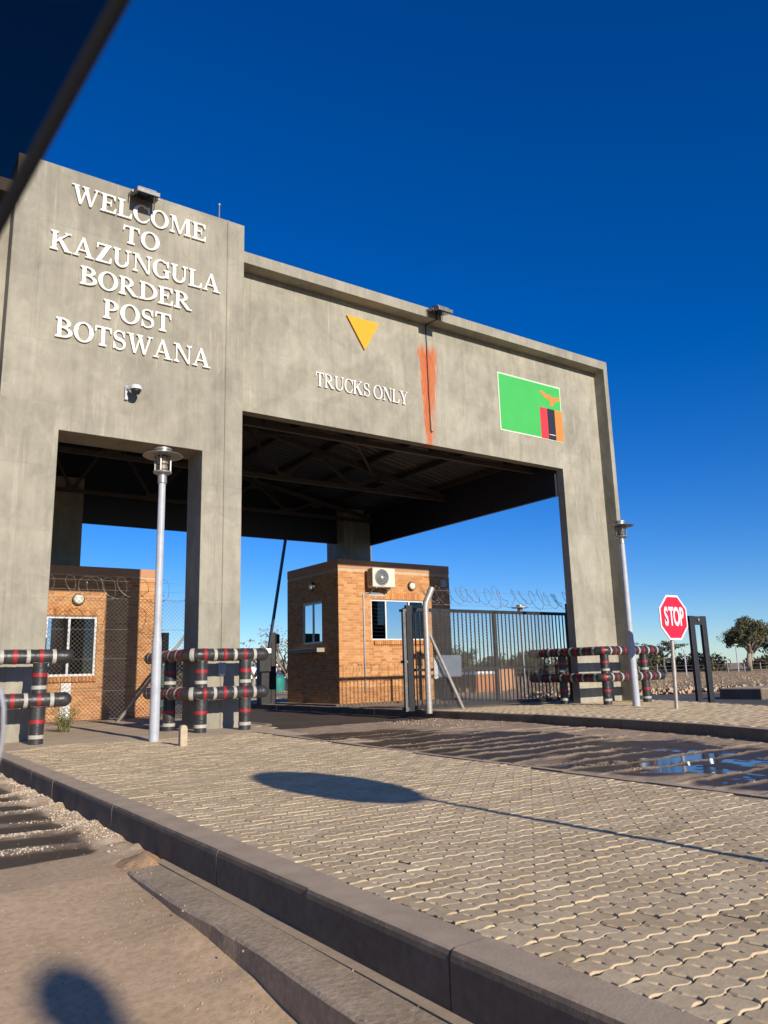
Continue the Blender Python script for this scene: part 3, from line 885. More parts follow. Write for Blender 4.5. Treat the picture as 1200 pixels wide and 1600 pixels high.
# ------------------------------------------------------------------ serif lettering
def arc(cx, cy, rx, ry, a0, a1, wx, wy, n=20):
    o = [(cx+rx*math.cos(math.radians(a0+(a1-a0)*k/n)), cy+ry*math.sin(math.radians(a0+(a1-a0)*k/n))) for k in range(n+1)]
    i = [(cx+(rx-wx)*math.cos(math.radians(a0+(a1-a0)*k/n)), cy+(ry-wy)*math.sin(math.radians(a0+(a1-a0)*k/n))) for k in range(n+1)]
    return o + i[::-1]
def rect(x0, y0, x1, y1): return [(x0,y0),(x1,y0),(x1,y1),(x0,y1)]
def diag(xa, ya, xb, yb, wd): return [(xa-wd/2,ya),(xa+wd/2,ya),(xb+wd/2,yb),(xb-wd/2,yb)]
def glyph(c, T, t):
    """pieces of a serif capital, cap height 1; returns (pieces, width)"""
    s = 0.055 if T > 0.15 else 0.04; e = 0.09 if T > 0.15 else 0.085
    def ser(xc, wd, top):   # serif slab with small brackets
        h = wd/2 + e
        return [(xc-h,1),(xc-h,1-s),(xc-wd/2,1-s*2.1),(xc+wd/2,1-s*2.1),(xc+h,1-s),(xc+h,1)] if top else \
               [(xc-h,0),(xc-h,s),(xc-wd/2,s*2.1),(xc+wd/2,s*2.1),(xc+h,s),(xc+h,0)]
    def stem(xc, wd): return rect(xc-wd/2, 0.02, xc+wd/2, 0.98)
    m = e + T/2
    if c in 'EL':
        w_ = 0.76 if c == 'E' else 0.72; P = [stem(m,T), ser(m,T,False), ser(m,T,True)]
        P += [[(m,0.004),(w_,0.004),(w_+0.02,0.30),(w_-0.03,0.30),(w_-0.13,s*1.4),(m,s*1.4)]]
        if c == 'E':
            P += [[(m,0.996),(w_-0.03,0.996),(w_-0.03,0.72),(w_-0.075,0.72),(w_-0.16,1-s*1.4),(m,1-s*1.4)], rect(m,0.49,0.52,0.49+s*1.3), [(0.48,0.34),(0.52,0.34),(0.52,0.69),(0.48,0.69)]]
        return P, w_+0.03
    if c == 'T':
        w_ = 0.84; x = w_/2
        return [stem(x,T), ser(x,T,False), rect(0.03,1-s*1.4,w_-0.03,1), [(0.0,0.70),(0.045,0.70),(0.14,0.99),(0.02,0.99)], [(w_,0.70),(w_-0.045,0.70),(w_-0.14,0.99),(w_-0.02,0.99)]], w_
    if c == 'O': 
        w_ = 0.96; return [arc(w_/2,0.5,w_/2,0.52,90,270,T*1.08,t), arc(w_/2,0.5,w_/2,0.52,-90,90,T*1.08,t)], w_
    if c in 'CG':
        w_ = 0.86; P = [arc(0.47,0.5,0.47,0.52,52,308,T*1.08,t,30)]
        P += [[(w_-0.04,0.99),(w_,0.99),(w_,0.64),(w_-0.05,0.64),(w_-0.12,0.84),(w_-0.14,0.92)]]
        if c == 'C': P += [[(w_-0.15,0.10),(w_-0.08,0.16),(w_+0.01,0.30),(w_-0.03,0.33),(w_-0.12,0.20),(w_-0.20,0.14)]]
        else:
            P += [rect(w_-T+0.03,0.05,w_+0.03,0.42), [(w_-T-0.08,0.42),(w_+0.11,0.42),(w_+0.11,0.42+s),(w_-T-0.08,0.42+s)]]; w_ += 0.09
        return P, w_
    if c in 'BRPD':
        P = [stem(m,T), ser(m,T,False), [(m-T/2-e,1),(m-T/2-e,1-s),(m-T/2,1-s*2),(m,1-s*2),(m,1)]]
        if c == 'D':
            w_ = 0.92; P += [arc(m+0.05,0.5,w_-m-0.05,0.496,-90,90,T*1.05,t,26), rect(m,1-t,m+0.06,0.996), rect(m,0.004,m+0.06,t)]; return P, w_
        top = 0.50 if c == 'B' else 0.44; w_ = 0.76
        P += [arc(m+0.14,(0.996+top)/2,w_-m-0.19,(0.996-top)/2,-90,90,T,t,18), rect(m,0.996-t,m+0.15,0.996), rect(m,top,m+0.15,top+t)]
        if c == 'B':
            P += [arc(m+0.14,0.275,w_-m-0.10,0.271,-90,90,T*1.05,t,18), rect(m,0.004,m+0.15,t)]; w_ = 0.80
        if c == 'R':
            P += [[(m+0.10,top+0.04),(m+0.10+T*1.1,top+0.04),(0.86,s),(0.97,s),(0.97,0),(0.70,0)]]; w_ = 0.97
        return P, w_
    if c == 'K':
        return [stem(m,T), ser(m,T,False), ser(m,T,True), diag(m+0.02,0.38,0.80,0.96,t*1.5), [(0.64,1-s),(1.0-0.04,1-s),(1.0-0.04,1),(0.64,1)],
                [(m+0.16,0.58),(m+0.16+T*0.55,0.72),(0.90,s),(1.02,s),(1.02,0),(0.66,0),(0.66,s)]], 1.02
    if c == 'A':
        return [diag(0.14,0.03,0.46,0.97,t*1.25), [(0.40,1.02),(0.54,1.02),(0.92,0.02),(0.92-T*1.15,0.02)], rect(0.24,0.30,0.70,0.30+s*1.1),
                [(0.0,0),(0.30,0),(0.30,s),(0.0,s)], [(0.60,0),(1.03,0),(1.03,s),(0.60,s)]], 1.03
    if c == 'Z':
        return [rect(0.05,1-s*1.4,0.78,1), rect(0.02,0,0.80,s*1.4), diag(0.16,0.05,0.63,0.95,T*1.35), [(0.05,0.72),(0.10,0.72),(0.18,0.99),(0.05,0.99)], [(0.80,0.30),(0.75,0.30),(0.66,0.01),(0.80,0.01)]], 0.82
    if c == 'U':
        return [rect(e,0.33,e+T,0.98), ser(e+T/2,T,True), rect(0.80-t,0.33,0.80,0.98), ser(0.80-t/2,t*1.6,True), arc((e+0.80)/2,0.335,(0.80-e)/2,0.345,180,360,T*0.9,t*1.2,20)], 0.94
    if c == 'N':
        return [rect(0.14,0.02,0.14+t,0.98), ser(0.14+t/2,t*1.5,False), rect(0.84,0.02,0.84+t,0.98), ser(0.84+t/2,t*1.5,True), [(0.0,1),(0.0,1-s),(0.12,1-s),(0.84-T*0.2,-0.01),(0.84+t,-0.01),(0.30,1)]], 1.02
    if c == 'M':
        return [rect(0.13,0.02,0.13+t,0.98), ser(0.13+t/2,t*1.5,False), [(0.02,1),(0.02,1-s),(0.14,1-s),(0.54,0.0),(0.60,0.0),(0.32,1)], diag(0.58,0.01,0.92,0.97,t*1.2), rect(0.92,0.02,0.92+T,0.98), ser(0.92+T/2,T,False), [(0.88,1),(0.92+T+e,1),(0.92+T+e,1-s),(0.88,1-s)]], 0.92+T+e+0.02
    if c == 'W':
        a = T*1.1
        return [[(0.10,1),(0.10+a,1),(0.44+0.05,-0.01),(0.38,-0.01)], diag(0.45,0.02,0.68,0.80,t*1.2), [(0.56,1),(0.56+a,1),(0.94+0.05,-0.01),(0.88,-0.01)], diag(0.95,0.02,1.22,0.97,t*1.2),
                rect(0.0,1-s,0.36,0.999), rect(0.50,1-s,0.84,0.999), rect(1.08,1-s,1.36,0.999)], 1.36
    if c == 'Y':
        return [[(0.12,0.98),(0.12+T*1.15,0.98),(0.50+T/2,0.42),(0.50-T/2,0.42)], diag(0.50,0.42,0.82,0.97,t*1.3), rect(0.50-T/2,0.02,0.50+T/2,0.43), ser(0.50,T,False), rect(0.0,1-s,0.40,1), rect(0.68,1-s,0.98,1)], 0.98
    if c == 'S':
        pts = []
        for k in range(15): 
            a = math.radians(35 + (270-35)*k/14); pts.append((0.34+0.235*math.cos(a), 0.755+0.215*math.sin(a)))
        for k in range(1, 16):
            a = math.radians(90 - (90+145)*k/15); pts.append((0.35+0.265*math.cos(a), 0.275+0.262*math.sin(a)))
        n = len(pts); Lf, Rt = [], []
        for k, (x, y) in enumerate(pts):
            a_ = pts[max(0,k-1)]; b_ = pts[min(n-1,k+1)]; dx, dy = b_[0]-a_[0], b_[1]-a_[1]; d = math.hypot(dx,dy)
            wd = (t + (T-t)*math.exp(-((k-(n-1)*0.49)/6.0)**2))/2
            Lf.append((x-dy/d*wd, y+dx/d*wd)); Rt.append((x+dy/d*wd, y-dx/d*wd))
        return [Lf + Rt[::-1], [(0.57,0.99),(0.605,0.99),(0.605,0.66),(0.565,0.66),(0.50,0.85)], [(0.05,0.01),(0.085,0.01),(0.17,0.15),(0.09,0.37),(0.05,0.37)]], 0.66
    return [rect(0,0,0.5,1)], 0.5

def write_word(parent, text, x0, x1, z0, z1, yw, proud, T, t, mat, gap=0.055, space=0.36):
    h = z1 - z0; adv = []; tot = 0
    for c in text:
        if c == ' ': adv.append((None, space)); tot += space; continue
        P, wd = glyph(c, T, t); adv.append((P, wd)); tot += wd + gap
    tot -= gap; sx = (x1-x0)/tot; x = x0
    for (P, wd), c in zip(adv, text):
        if P is None: x += wd*sx; continue
        mb = MB()
        for k, pc in enumerate(P):
            mb.prism_y([(x + px*sx, z0 + pz*h) for px, pz in pc], yw-proud-k*0.0015, yw-0.012)
        obj('letter', mb, mat, parent)
        x += (wd+gap)*sx

wl = thing('welcome_lettering', 'raised white serif letters reading WELCOME TO KAZUNGULA BORDER POST BOTSWANA on the tower', 'lettering', (4.29, TY0, 7.42))
for txt, xa, xb, za, zb in (('WELCOME',2.89,5.70,10.33,10.73),('TO',3.92,4.68,9.77,10.16),('KAZUNGULA',2.56,6.05,9.20,9.60),
                            ('BORDER',3.14,5.42,8.62,9.01),('POST',3.61,4.98,8.02,8.42),('BOTSWANA',2.75,5.86,7.42,7.82)):
    write_word(wl, txt, xa, xb, za, zb, TY0, 0.048, 0.185, 0.068, M['white_letter'])
tl = thing('trucks_only_lettering', 'raised white serif letters reading TRUCKS ONLY on the portal beam', 'lettering', (10.05, PY0, 7.74))
write_word(tl, 'TRUCKS ONLY', 8.69, 11.44, 7.75, 8.10, PY0, 0.045, 0.125, 0.045, M['white_letter'], gap=0.05)

ya = thing('yellow_arrow_sign', 'yellow triangle pointing down, mounted above the white letters of the beam', 'sign', (10.1, PY0, 8.95))
obj('triangle_plate', MB().prism_y([(9.60,9.80),(10.58,9.80),(10.12,8.98)], PY0-0.055, PY0-0.02), M['sign_yellow'], ya)
obj('mounting_frame', MB().prism_y([(9.64,9.78),(10.54,9.78),(10.12,9.03)], PY0-0.02, PY0-0.001), M['flag_black'], ya)

# flag panel
fx0, fx1, fz0, fz1 = 14.70, 17.28, 7.62, 9.37
fl = thing('flag_panel', 'green flag panel with orange bird and red, black and orange stripes on the beam', 'flag', ((fx0+fx1)/2, PY0, fz0))
yy0 = PY0-0.012
obj('border', MB().box(fx0, fx1, yy0, PY0-0.001, fz0, fz1), M['flag_edge'], fl)
obj('green_field', MB().box(fx0+0.035, fx1-0.03, yy0-0.004, yy0, fz0+0.04, fz1-0.04), M['flag_green'], fl)
sx0 = fx0 + 0.635*(fx1-fx0); st = (fx1 - sx0)/3; sz = fz0 + 0.56*(fz1-fz0)
for k, cm in enumerate(('flag_red','flag_black','flag_orange')):
    obj(('red_stripe','black_stripe','orange_stripe')[k], MB().box(sx0+k*st, sx0+(k+1)*st-0.004, yy0-0.008, yy0-0.004, fz0+0.02, sz), M[cm], fl)
obj('white_line', MB().box(sx0+st+0.03, sx0+2*st-0.03, yy0-0.0105, yy0-0.0085, fz0+0.165, fz0+0.185), M['sign_white'], fl)
bw = fx1 - 0.06 - sx0
bird = [(0.0,1.0),(0.14,1.0),(0.30,0.86),(0.40,0.76),(0.44,0.84),(0.52,0.86),(0.56,0.76),(0.60,0.66),(0.78,0.74),(1.0,0.78),(1.0,0.62),(0.86,0.46),(0.70,0.36),(0.66,0.22),(0.58,0.0),(0.46,0.04),(0.52,0.26),(0.46,0.40),(0.34,0.50),(0.20,0.62),(0.06,0.86)]
obj('bird', MB().prism_y([(sx0+0.03+x*bw, fz0+0.60*(fz1-fz0)+0.03+z*0.42) for x, z in bird], yy0-0.009, yy0-0.004), M['flag_orange'], fl)

# floodlights, camera
def floodlight(x, yw, zt, label, over):
    """flat floodlight on a bracket, tipped forward over the wall top"""
    f = thing('floodlight', label, 'floodlight', (x, yw, zt), 'floodlights on the gate')
    c, s_ = math.cos(math.radians(-16)), math.sin(math.radians(-16))
    def P(u, v, w_): # u across, v outward from wall, w_ up
        return (x+u, yw-0.02-(v*c-w_*s_*0), zt-0.02+v*s_+w_)
    def slab(u0,u1,v0,v1,w0,w1):
        vs = [P(u,v,w_) for w_ in (w0,w1) for u,v in ((u0,v0),(u1,v0),(u1,v1),(u0,v1))]
        return MB().add(vs, [(0,1,2,3),(4,7,6,5),(0,4,5,1),(1,5,6,2),(2,6,7,3),(3,7,4,0)])
    obj('housing', slab(-0.24,0.24,0.04,0.50,-0.01,0.09), M['alu_dark'], f, bevel=0.012)
    obj('glass_front', slab(-0.20,0.20,0.08,0.46,-0.03,-0.012), M['glass_dark'], f)
    obj('gear_box', slab(-0.19,0.19,0.12,0.40,0.091,0.15), M['alu_dark'], f, bevel=0.01)
    ar = MB(); ar.bar(P(-0.27,-0.01,0.02), P(-0.27,0.30,0.03), 0.02, 0.045); ar.bar(P(0.27,-0.01,0.02), P(0.27,0.30,0.03), 0.02, 0.045); ar.bar(P(-0.28,-0.01,0.02), P(0.28,-0.01,0.02), 0.045, 0.02)
    ar.bar((x, yw-0.012, zt-0.02), (x, yw-0.012, zt+0.17), 0.06, 0.02)
    obj('bracket', ar, M['galv'], f)
    return f
floodlight(4.28, TY0, 10.90, 'grey floodlight on the tower top above the letter C', 1)
floodlight(12.14, 14.75, 10.36, 'grey floodlight on the beam edge above the orange rust run', 1)
cb = MB().sweep([(12.20,14.735,10.40),(12.20,14.735,10.172),(12.16,14.95,10.165),(12.14,15.13,10.165),(12.14,15.135,9.9),(12.15,15.135,8.4),(12.17,15.135,7.22),(12.19,15.12,7.15),(12.23,15.11,7.17)], 0.014, 6)
obj('loose_cable', cb, M['rubber'], label='black cable hanging from the beam floodlight down the rust run', cat='cable')
cm = thing('security_camera', 'small white bracket security camera on the tower below the letters', 'camera', (4.22, TY0, 6.45))
obj('bracket', MB().box(4.10,4.16,TY0-0.06,TY0-0.001,6.40,6.68).bar((4.13,TY0-0.05,6.63),(4.24,TY0-0.24,6.60),0.05,0.05), M['galv_pole'], cm)
obj('hood', MB().lathe([(0.11,0.0),(0.115,0.05),(0.08,0.09)], 4.25, TY0-0.26, 16, z0=6.56), M['white_frame'], cm, smooth=True, autos=40)
obj('dome', MB().lathe([(0.02,-0.10),(0.07,-0.08),(0.095,-0.03),(0.098,0.0)], 4.25, TY0-0.26, 16, z0=6.558), M['trim'], cm, smooth=True)

# ------------------------------------------------------------------ guard bumpers round the column feet
def arc_path(X0, X1, yf, yb, z, r=0.24, step=0.10):
    pts = [(X1, yf, z)]
    x = X1 - step
    while x > X0 + r: pts.append((x, yf, z)); x -= step
    for k in range(0, 9):
        a = PI/2*k/8
        pts.append((X0+r - r*math.sin(a), yf+r - r*math.cos(a), z))
    y = yf + r + step
    while y < yb: pts.append((X0, y, z)); y += step
    return pts
def resample(pts, d):
    pts = [Vector(p) for p in pts]; out = [pts[0]]; acc = 0
    for a, b in zip(pts[:-1], pts[1:]):
        ln = (b-a).length; s_ = 0
        while acc + ln - s_ >= d:
            s_ += d - acc; out.append(a + (b-a)*(s_/ln)); acc = 0
        acc += ln - s_
    return out
def bumper(X0, X1, posts, side_posts, yb, label):
    g = thing('guard_bumper', label, 'bumper rail', ((X0+X1)/2, 14.3, 0), 'striped bumpers round the column feet')
    RR = 0.118; yf = 13.92
    for z in (0.705, 1.41):
        raw = resample(arc_path(X0, X1, yf, yb, z), 0.02)
        pts = [p + Vector((0,0,random.uniform(-.001,.001))) for p in raw]
        a = pts[0]
        capn = [a + Vector((RR*0.98*math.cos(q), 0, 0)) for q in (0.05, 0.5, 0.95, 1.3)]
        rc = [RR*math.sin(q) for q in (0.05, 0.5, 0.95, 1.3)]
        full = capn + pts; rads = rc + [RR*(1+0.010*math.sin(k*0.9)+random.uniform(-.012,.012)) for k in range(len(pts))]
        rail = obj('rail', MB().sweep(full, rads, 20), M['bumper_black'], g, smooth=True, autos=60)
        step = 10; k = 9; cl = 0
        while k + 3 < len(raw):
            wd = 3 if cl % 2 else 3
            obj('white_band' if cl % 2 == 0 else 'red_band', MB().sweep(raw[k:k+4], RR*1.035, 20, caps=True), M['band_white'] if cl % 2 == 0 else M['band_red'], rail, smooth=True, autos=60)
            k += step; cl += 1
    for x, y in [(x, yf+0.03) for x in posts] + [(X0+0.02, y) for y in side_posts]:
        for za, zb in ((-0.02, 0.60), (0.81, 1.305)):
            pst = obj('post', MB().sweep([(x,y,za+(zb-za)*k/6) for k in range(7)], [RR*(0.97+random.uniform(-.01,.01)) for k in range(7)], 20), M['bumper_black'], g, smooth=True, autos=60)
            for zc, mm, nm in ((za+0.145 if za < 0 else za+0.10, 'band_white', 'white_band'), (za+0.385 if za < 0 else za+0.30, 'band_red', 'red_band')):
                obj(nm, MB().sweep([(x,y,zc-0.03),(x,y,zc+0.03)], RR*1.03, 20), M[mm], pst, smooth=True, autos=60)
            obj('top_plate', MB().box(x-0.13,x+0.13,y-0.10,y+0.14,zb,zb+0.02), M['bumper_black'], g)
    return g
bumper(1.42, 3.12, (2.72, 1.75), (15.0,), 16.2, 'black striped pipe bumper round the leftmost tower leg')
bumper(5.26, 6.76, (5.52, 6.40), (14.95,), 16.2, 'black striped pipe bumper round the middle leg beside the near lamp')
bumper(16.72, 19.22, (16.86, 18.52), (15.35,), 16.6, 'black striped pipe bumper round the right portal leg beside the stop sign')

# ------------------------------------------------------------------ lamp posts
def lamp(loc, s, label, pole_r=0.082):
    g = thing('lamp_post', label, 'lamp post', loc, 'post-top lamps with round discs')
    x, y, z = loc
    obj('pole', MB().sweep([(x,y,z-0.02),(x,y,z+1.6*s),(x,y,z+1.72*s),(x,y,z+4.36*s)], [pole_r, pole_r*0.97, pole_r*0.80, pole_r*0.72], 20), M['galv_pole'], g, smooth=True, autos=50)
    obj('collar', MB().lathe([(0.06,4.34*s),(0.078,4.35*s),(0.078,4.47*s),(0.07,4.48*s),(0.07,4.50*s)], x, y, 20, z0=z), M['galv'], g, smooth=True, autos=35)
    hd = obj('lantern_base', MB().lathe([(0.07,4.49*s),(0.155,4.53*s),(0.16,4.555*s),(0.14,4.56*s)], x, y, 28, z0=z), M['galv'], g, smooth=True, autos=35)
    obj('lantern_glass', MB().lathe([(0.118,4.56*s),(0.118,4.83*s)], x, y, 24, z0=z), M['glass_lamp'], g, smooth=True, autos=35)
    obj('reflector', MB().lathe([(0.05,4.56*s),(0.085,4.60*s),(0.09,4.66*s),(0.07,4.68*s),(0.095,4.70*s),(0.095,4.73*s),(0.07,4.75*s),(0.095,4.77*s),(0.095,4.82*s)], x, y, 18, z0=z), M['galv_warm'], g, smooth=True, autos=30)
    for k in range(4):
        a = PI/4 + k*PI/2 + 0.2
        cx, cy = x+0.135*math.cos(a), y+0.135*math.sin(a)
        obj('strut', MB().box(cx-0.012,cx+0.012,cy-0.012,cy+0.012,z+4.555*s,z+4.86*s), M['galv'], g)
    obj('disc', MB().lathe([(0.13,4.835*s),(0.335,4.835*s),(0.345,4.842*s),(0.335,4.85*s),(0.13,4.872*s)], x, y, 40, z0=z), M['galv'], g, smooth=True, autos=25)
    obj('cap', MB().lathe([(0.13,4.865*s),(0.13,4.94*s),(0.145,4.945*s),(0.145,4.975*s),(0.12,4.985*s)], x, y, 28, z0=z), M['galv'], g, smooth=True, autos=30)
    return g
lamp((4.33, 12.94, 0.0), 1.0, 'grey post-top lamp with round disc in front of the tower opening')
lamp((16.55, 12.80, 0.0), 0.951, 'grey post-top lamp with round disc beside the right portal leg', 0.095)

# small concrete post
sb = MB(); x, y = 4.36, 11.70
prof = [(-0.045,0,0.0)]
sb.prism_y([(x-0.055,-0.02),(x+0.055,-0.02),(x+0.055,0.24),(x+0.042,0.285),(x+0.012,0.30),(x-0.02,0.30),(x-0.046,0.285),(x-0.055,0.24)], y-0.05, y+0.05)
obj('marker_post', sb, M['stone_bollard'], bevel=0.008, label='short weathered concrete marker post standing on the paving by the near lamp', cat='bollard')

# ------------------------------------------------------------------ stop sign
ss = thing('stop_sign', 'red octagonal STOP sign with white border on a thin grey pole', 'sign', (15.94, 11.2, 0))
cxs, czs, hw = 16.09, 2.085, 0.525
obj('pole', MB().sweep([(15.94,11.225,-0.05),(16.08,11.225,2.5)], 0.044, 14), M['galv_warm'], ss, smooth=True, autos=50)
def octo(r): return [(cxs + r/math.cos(PI/8)*math.cos(PI/8+k*PI/4), czs + r/math.cos(PI/8)*math.sin(PI/8+k*PI/4)) for k in range(8)]
obj('border', MB().prism_y(octo(hw), 11.155, 11.172), M['sign_white'], ss)
obj('face', MB().prism_y(octo(hw-0.045), 11.150, 11.156), M['stop_red'], ss)
def text_obj(name, s, parent, loc, size, sx, mat, bold=0.0):
    cu = bpy.data.curves.new(name, 'FONT'); cu.body = s; cu.size = size; cu.align_x = 'CENTER'; cu.align_y = 'CENTER'; cu.extrude = 0.0015; cu.offset = bold
    tmp = bpy.data.objects.new(name, cu); COL.objects.link(tmp)
    bpy.context.view_layer.update()
    dg = bpy.context.evaluated_depsgraph_get()
    me = bpy.data.meshes.new_from_object(tmp.evaluated_get(dg))
    bpy.data.objects.remove(tmp)
    me.materials.clear(); me.materials.append(mat)
    me.transform(Matrix.Rotation(PI/2, 4, 'X') @ Matrix.Diagonal((sx, 1, 1, 1)))
    o = bpy.data.objects.new(name, me); COL.objects.link(o); o.parent = parent
    off = Vector((0,0,0)); p_ = parent
    while p_ is not None: off += p_.location; p_ = p_.parent
    o.location = Vector(loc) - off
    return o
for k, ch in enumerate('STOP'):
    text_obj('letter', ch, ss, (cxs - 0.295 + k*0.197 - (0.0 if k != 1 else 0.0), 11.146, czs), 0.60, 0.50, M['sign_white'], 0.016)

# ------------------------------------------------------------------ brick booths
BL, BH, BT, BJ = 0.220, 0.074, 0.10, 0.013
def brick_wall(rects, axis, fixed, out, openings, singles, mass, zmax, a0, a1):
    """running-bond bricks on one wall face; axis 'x' or 'y' is the wall's long direction"""
    z = 0.0; r = 0
    while z + BH < zmax + 0.001:
        a = a0 - (0 if r % 2 == 0 else (BL+BJ)/2)
        while a < a1:
            s0, s1 = max(a, a0), min(a + BL, a1)
            segs = [(s0, s1)]
            for (o0, o1, oz0, oz1) in openings:
                if z + BH > oz0 + 0.02 and z < oz1 - 0.02:
                    ns = []
                    for q0, q1 in segs:
                        if q1 <= o0 or q0 >= o1: ns.append((q0, q1)); continue
                        if q0 < o0: ns.append((q0, o0))
                        if q1 > o1: ns.append((o1, q1))
                    segs = ns
            for q0, q1 in segs:
                if q1 - q0 > 0.03:
                    rects.append((axis, fixed + out*random.uniform(0.006, 0.010), out, q0, q1, z, z + BH))
            a += BL + BJ
        z += BH + BJ; r += 1

def brick_objs(root, rects, nsingle, key):
    rects.sort(key=key)
    cache = {}
    mass = MB(); mass.rnd = []
    for k, (ax, fx, out, q0, q1, z0, z1) in enumerate(rects):
        d = 0.03
        if k < nsingle:
            lq = round(q1-q0, 3); kk = (ax, out, lq)
            if kk not in cache:
                b = MB()
                if ax == 'x': b.cbox(-lq/2, lq/2, 0 if out < 0 else -d, d if out < 0 else 0, 0, BH, 0.003)
                else: b.cbox(0 if out < 0 else -d, d if out < 0 else 0, -lq/2, lq/2, 0, BH, 0.003)
                me = bpy.data.meshes.new('brick'); me.from_pydata(b.v, [], b.f); me.materials.append(M['brick']); cache[kk] = me
            o = bpy.data.objects.new('brick', cache[kk]); COL.objects.link(o); o.parent = root
            c = ((q0+q1)/2, fx, z0) if ax == 'x' else (fx, (q0+q1)/2, z0)
            o.location = Vector(c) - root.location
        else:
            n0 = len(mass.f)
            if ax == 'x': mass.box(q0, q1, fx if out < 0 else fx-d, fx+d if out < 0 else fx, z0, z1)
            else: mass.box(fx if out < 0 else fx-d, fx+d if out < 0 else fx, q0, q1, z0, z1)
            mass.rnd += [random.random()]*(len(mass.f)-n0)
    obj('bricks', mass, M['brick'], root, kind='stuff')

def window(root, x0, x1, z0, z1, y, splits, mats, bars=False):
    """window in a wall facing -y; splits = fractions of the panes"""
    fw = 0.055
    f = obj('window', MB().box(x0,x1,y+0.02,y+0.09,z0,z0+fw).box(x0,x1,y+0.02,y+0.09,z1-fw,z1).box(x0,x0+fw,y+0.02,y+0.09,z0+fw,z1-fw).box(x1-fw,x1,y+0.02,y+0.09,z0+fw,z1-fw), M['white_frame'], root)
    xx = x0 + fw; W = x1 - x0 - 2*fw
    for k, s_ in enumerate(splits):
        xe = xx + W*s_
        obj('pane', MB().box(xx+0.004, xe-0.004, y+0.052+0.012*(k%2), y+0.058+0.012*(k%2), z0+fw, z1-fw), M[mats[k]], f)
        if k < len(splits)-1: obj('mullion', MB().box(xe-0.028, xe+0.028, y+0.024, y+0.086, z0+fw, z1-fw), M['white_frame'], f)
        xx = xe
    if bars:
        bb = MB(); z = z0+0.16
        while z < z1-0.08:
            bb.box(x0+fw, x1-fw, y+0.14, y+0.152, z, z+0.012); z += 0.13
        obj('burglar_bar', bb, M['galv_pole'], f)
    return f

def sill_bricks(root, x0, x1, z, y):
    n = int((x1-x0)/0.085)
    for k in range(n):
        a = x0 + (x1-x0)*k/n
        obj('sill_brick', MB().cbox(a+0.004, a+(x1-x0)/n-0.005, y-0.085, y+0.02, z-0.145, z-0.012+random.uniform(-.004,.004), 0.006), M['brick'], root)

def soldier_bricks(root, x0, x1, z, y):
    n = int((x1-x0)/0.087)
    for k in range(n):
        a = x0 + (x1-x0)*k/n
        obj('soldier_brick', MB().cbox(a+0.005, a+(x1-x0)/n-0.006, y-0.015, y+0.02, z+0.012, z+0.235, 0.004), M['brick'], root)

def bulkhead(root, x, z, y):
    g = obj('wall_lamp', MB().lathe([(0.155,0.0),(0.16,-0.05),(0.15,-0.085),(0.12,-0.09)], x, z, 24, axis='y', z0=y), M['trim'], root, smooth=True, autos=40)
    obj('lamp_glass', MB().lathe([(0.125,-0.085),(0.12,-0.11),(0.09,-0.13),(0.04,-0.14)], x, z, 24, axis='y', z0=y), M['lamp_cream'], g, smooth=True, autos=60)

def booth(name, label, x0, x1, y0, y1, H, op, lop, band):
    root = thing(name, label, 'booth', ((x0+x1)/2, y0, 0.0), 'brick guard booths')
    zb = H - band
    # mortar-coloured core walls with the window openings left out
    wall = MB()
    ox0, ox1, oz0, oz1 = op
    T = 0.22
    wall.box(x0, ox0, y0, y0+T, 0, zb); wall.box(ox1, x1, y0, y0+T, 0, zb); wall.box(ox0, ox1, y0+0.001, y0+T, 0, oz0); wall.box(ox0, ox1, y0+0.001, y0+T, oz1, zb)
    ly0, ly1, lz0, lz1 = lop
    wall.box(x0, x0+T, y0+T, ly0, 0, zb); wall.box(x0, x0+T, ly1, y1, 0, zb); wall.box(x0+0.001, x0+T, ly0, ly1, 0, lz0); wall.box(x0+0.001, x0+T, ly0, ly1, lz1, zb)
    wall.box(x1-T, x1, y0+T, y1, 0, zb); wall.box(x0+T, x1-T, y1-T, y1, 0, zb)
    obj('wall', wall, M['mortar'], root)
    obj('roof_slab', MB().box(x0+0.1, x1-0.1, y0+0.1, y1-0.1, zb-0.25, zb-0.05), M['interior'], root)
    obj('floor', MB().box(x0+T, x1-T, y0+T, y1-T, -0.05, 0.03), M['interior'], root)
    obj('inner_partition', MB().box(x0+T, x1-T, y0+1.5, y0+1.55, 0.03, zb-0.3), M['interior'], root)
    obj('parapet_band', MB().box(x0-0.012, x1+0.012, y0-0.012, y1+0.012, zb, H), M['plaster'], root, bevel=0.01)
    rects = []
    brick_wall(rects, 'x', y0, -1, [op], None, None, zb-0.02, x0-0.008, x1+0.008)
    brick_wall(rects, 'y', x0, -1, [lop], None, None, zb-0.02, y0+0.03, y1)
    brick_wall(rects, 'y', x1, 1, [], None, None, zb-0.02, y0+0.03, y1)
    return root, rects

b1, rc = booth('guard_booth', 'orange brick guard booth with air conditioner under the far canopy corner', 13.25, 17.98, 21.68, 25.25, 4.74, (14.53, 16.80, 2.06, 3.44), (22.75, 24.12, 2.03, 3.42), 0.30)
brick_objs(b1, rc, 300, lambda r: (r[0] != 'x', (r[3]-14.0)**2 + (r[5]-2.6)**2))
window(b1, 14.53, 16.80, 2.06, 3.44, 21.70, (0.27, 0.46, 0.27), ('glass_dark','glass_mirror','glass_dark'), bars=True)
soldier_bricks(b1, 14.50, 16.84, 3.44, 21.68)
sill_bricks(b1, 14.60, 16.80, 2.06, 21.68)
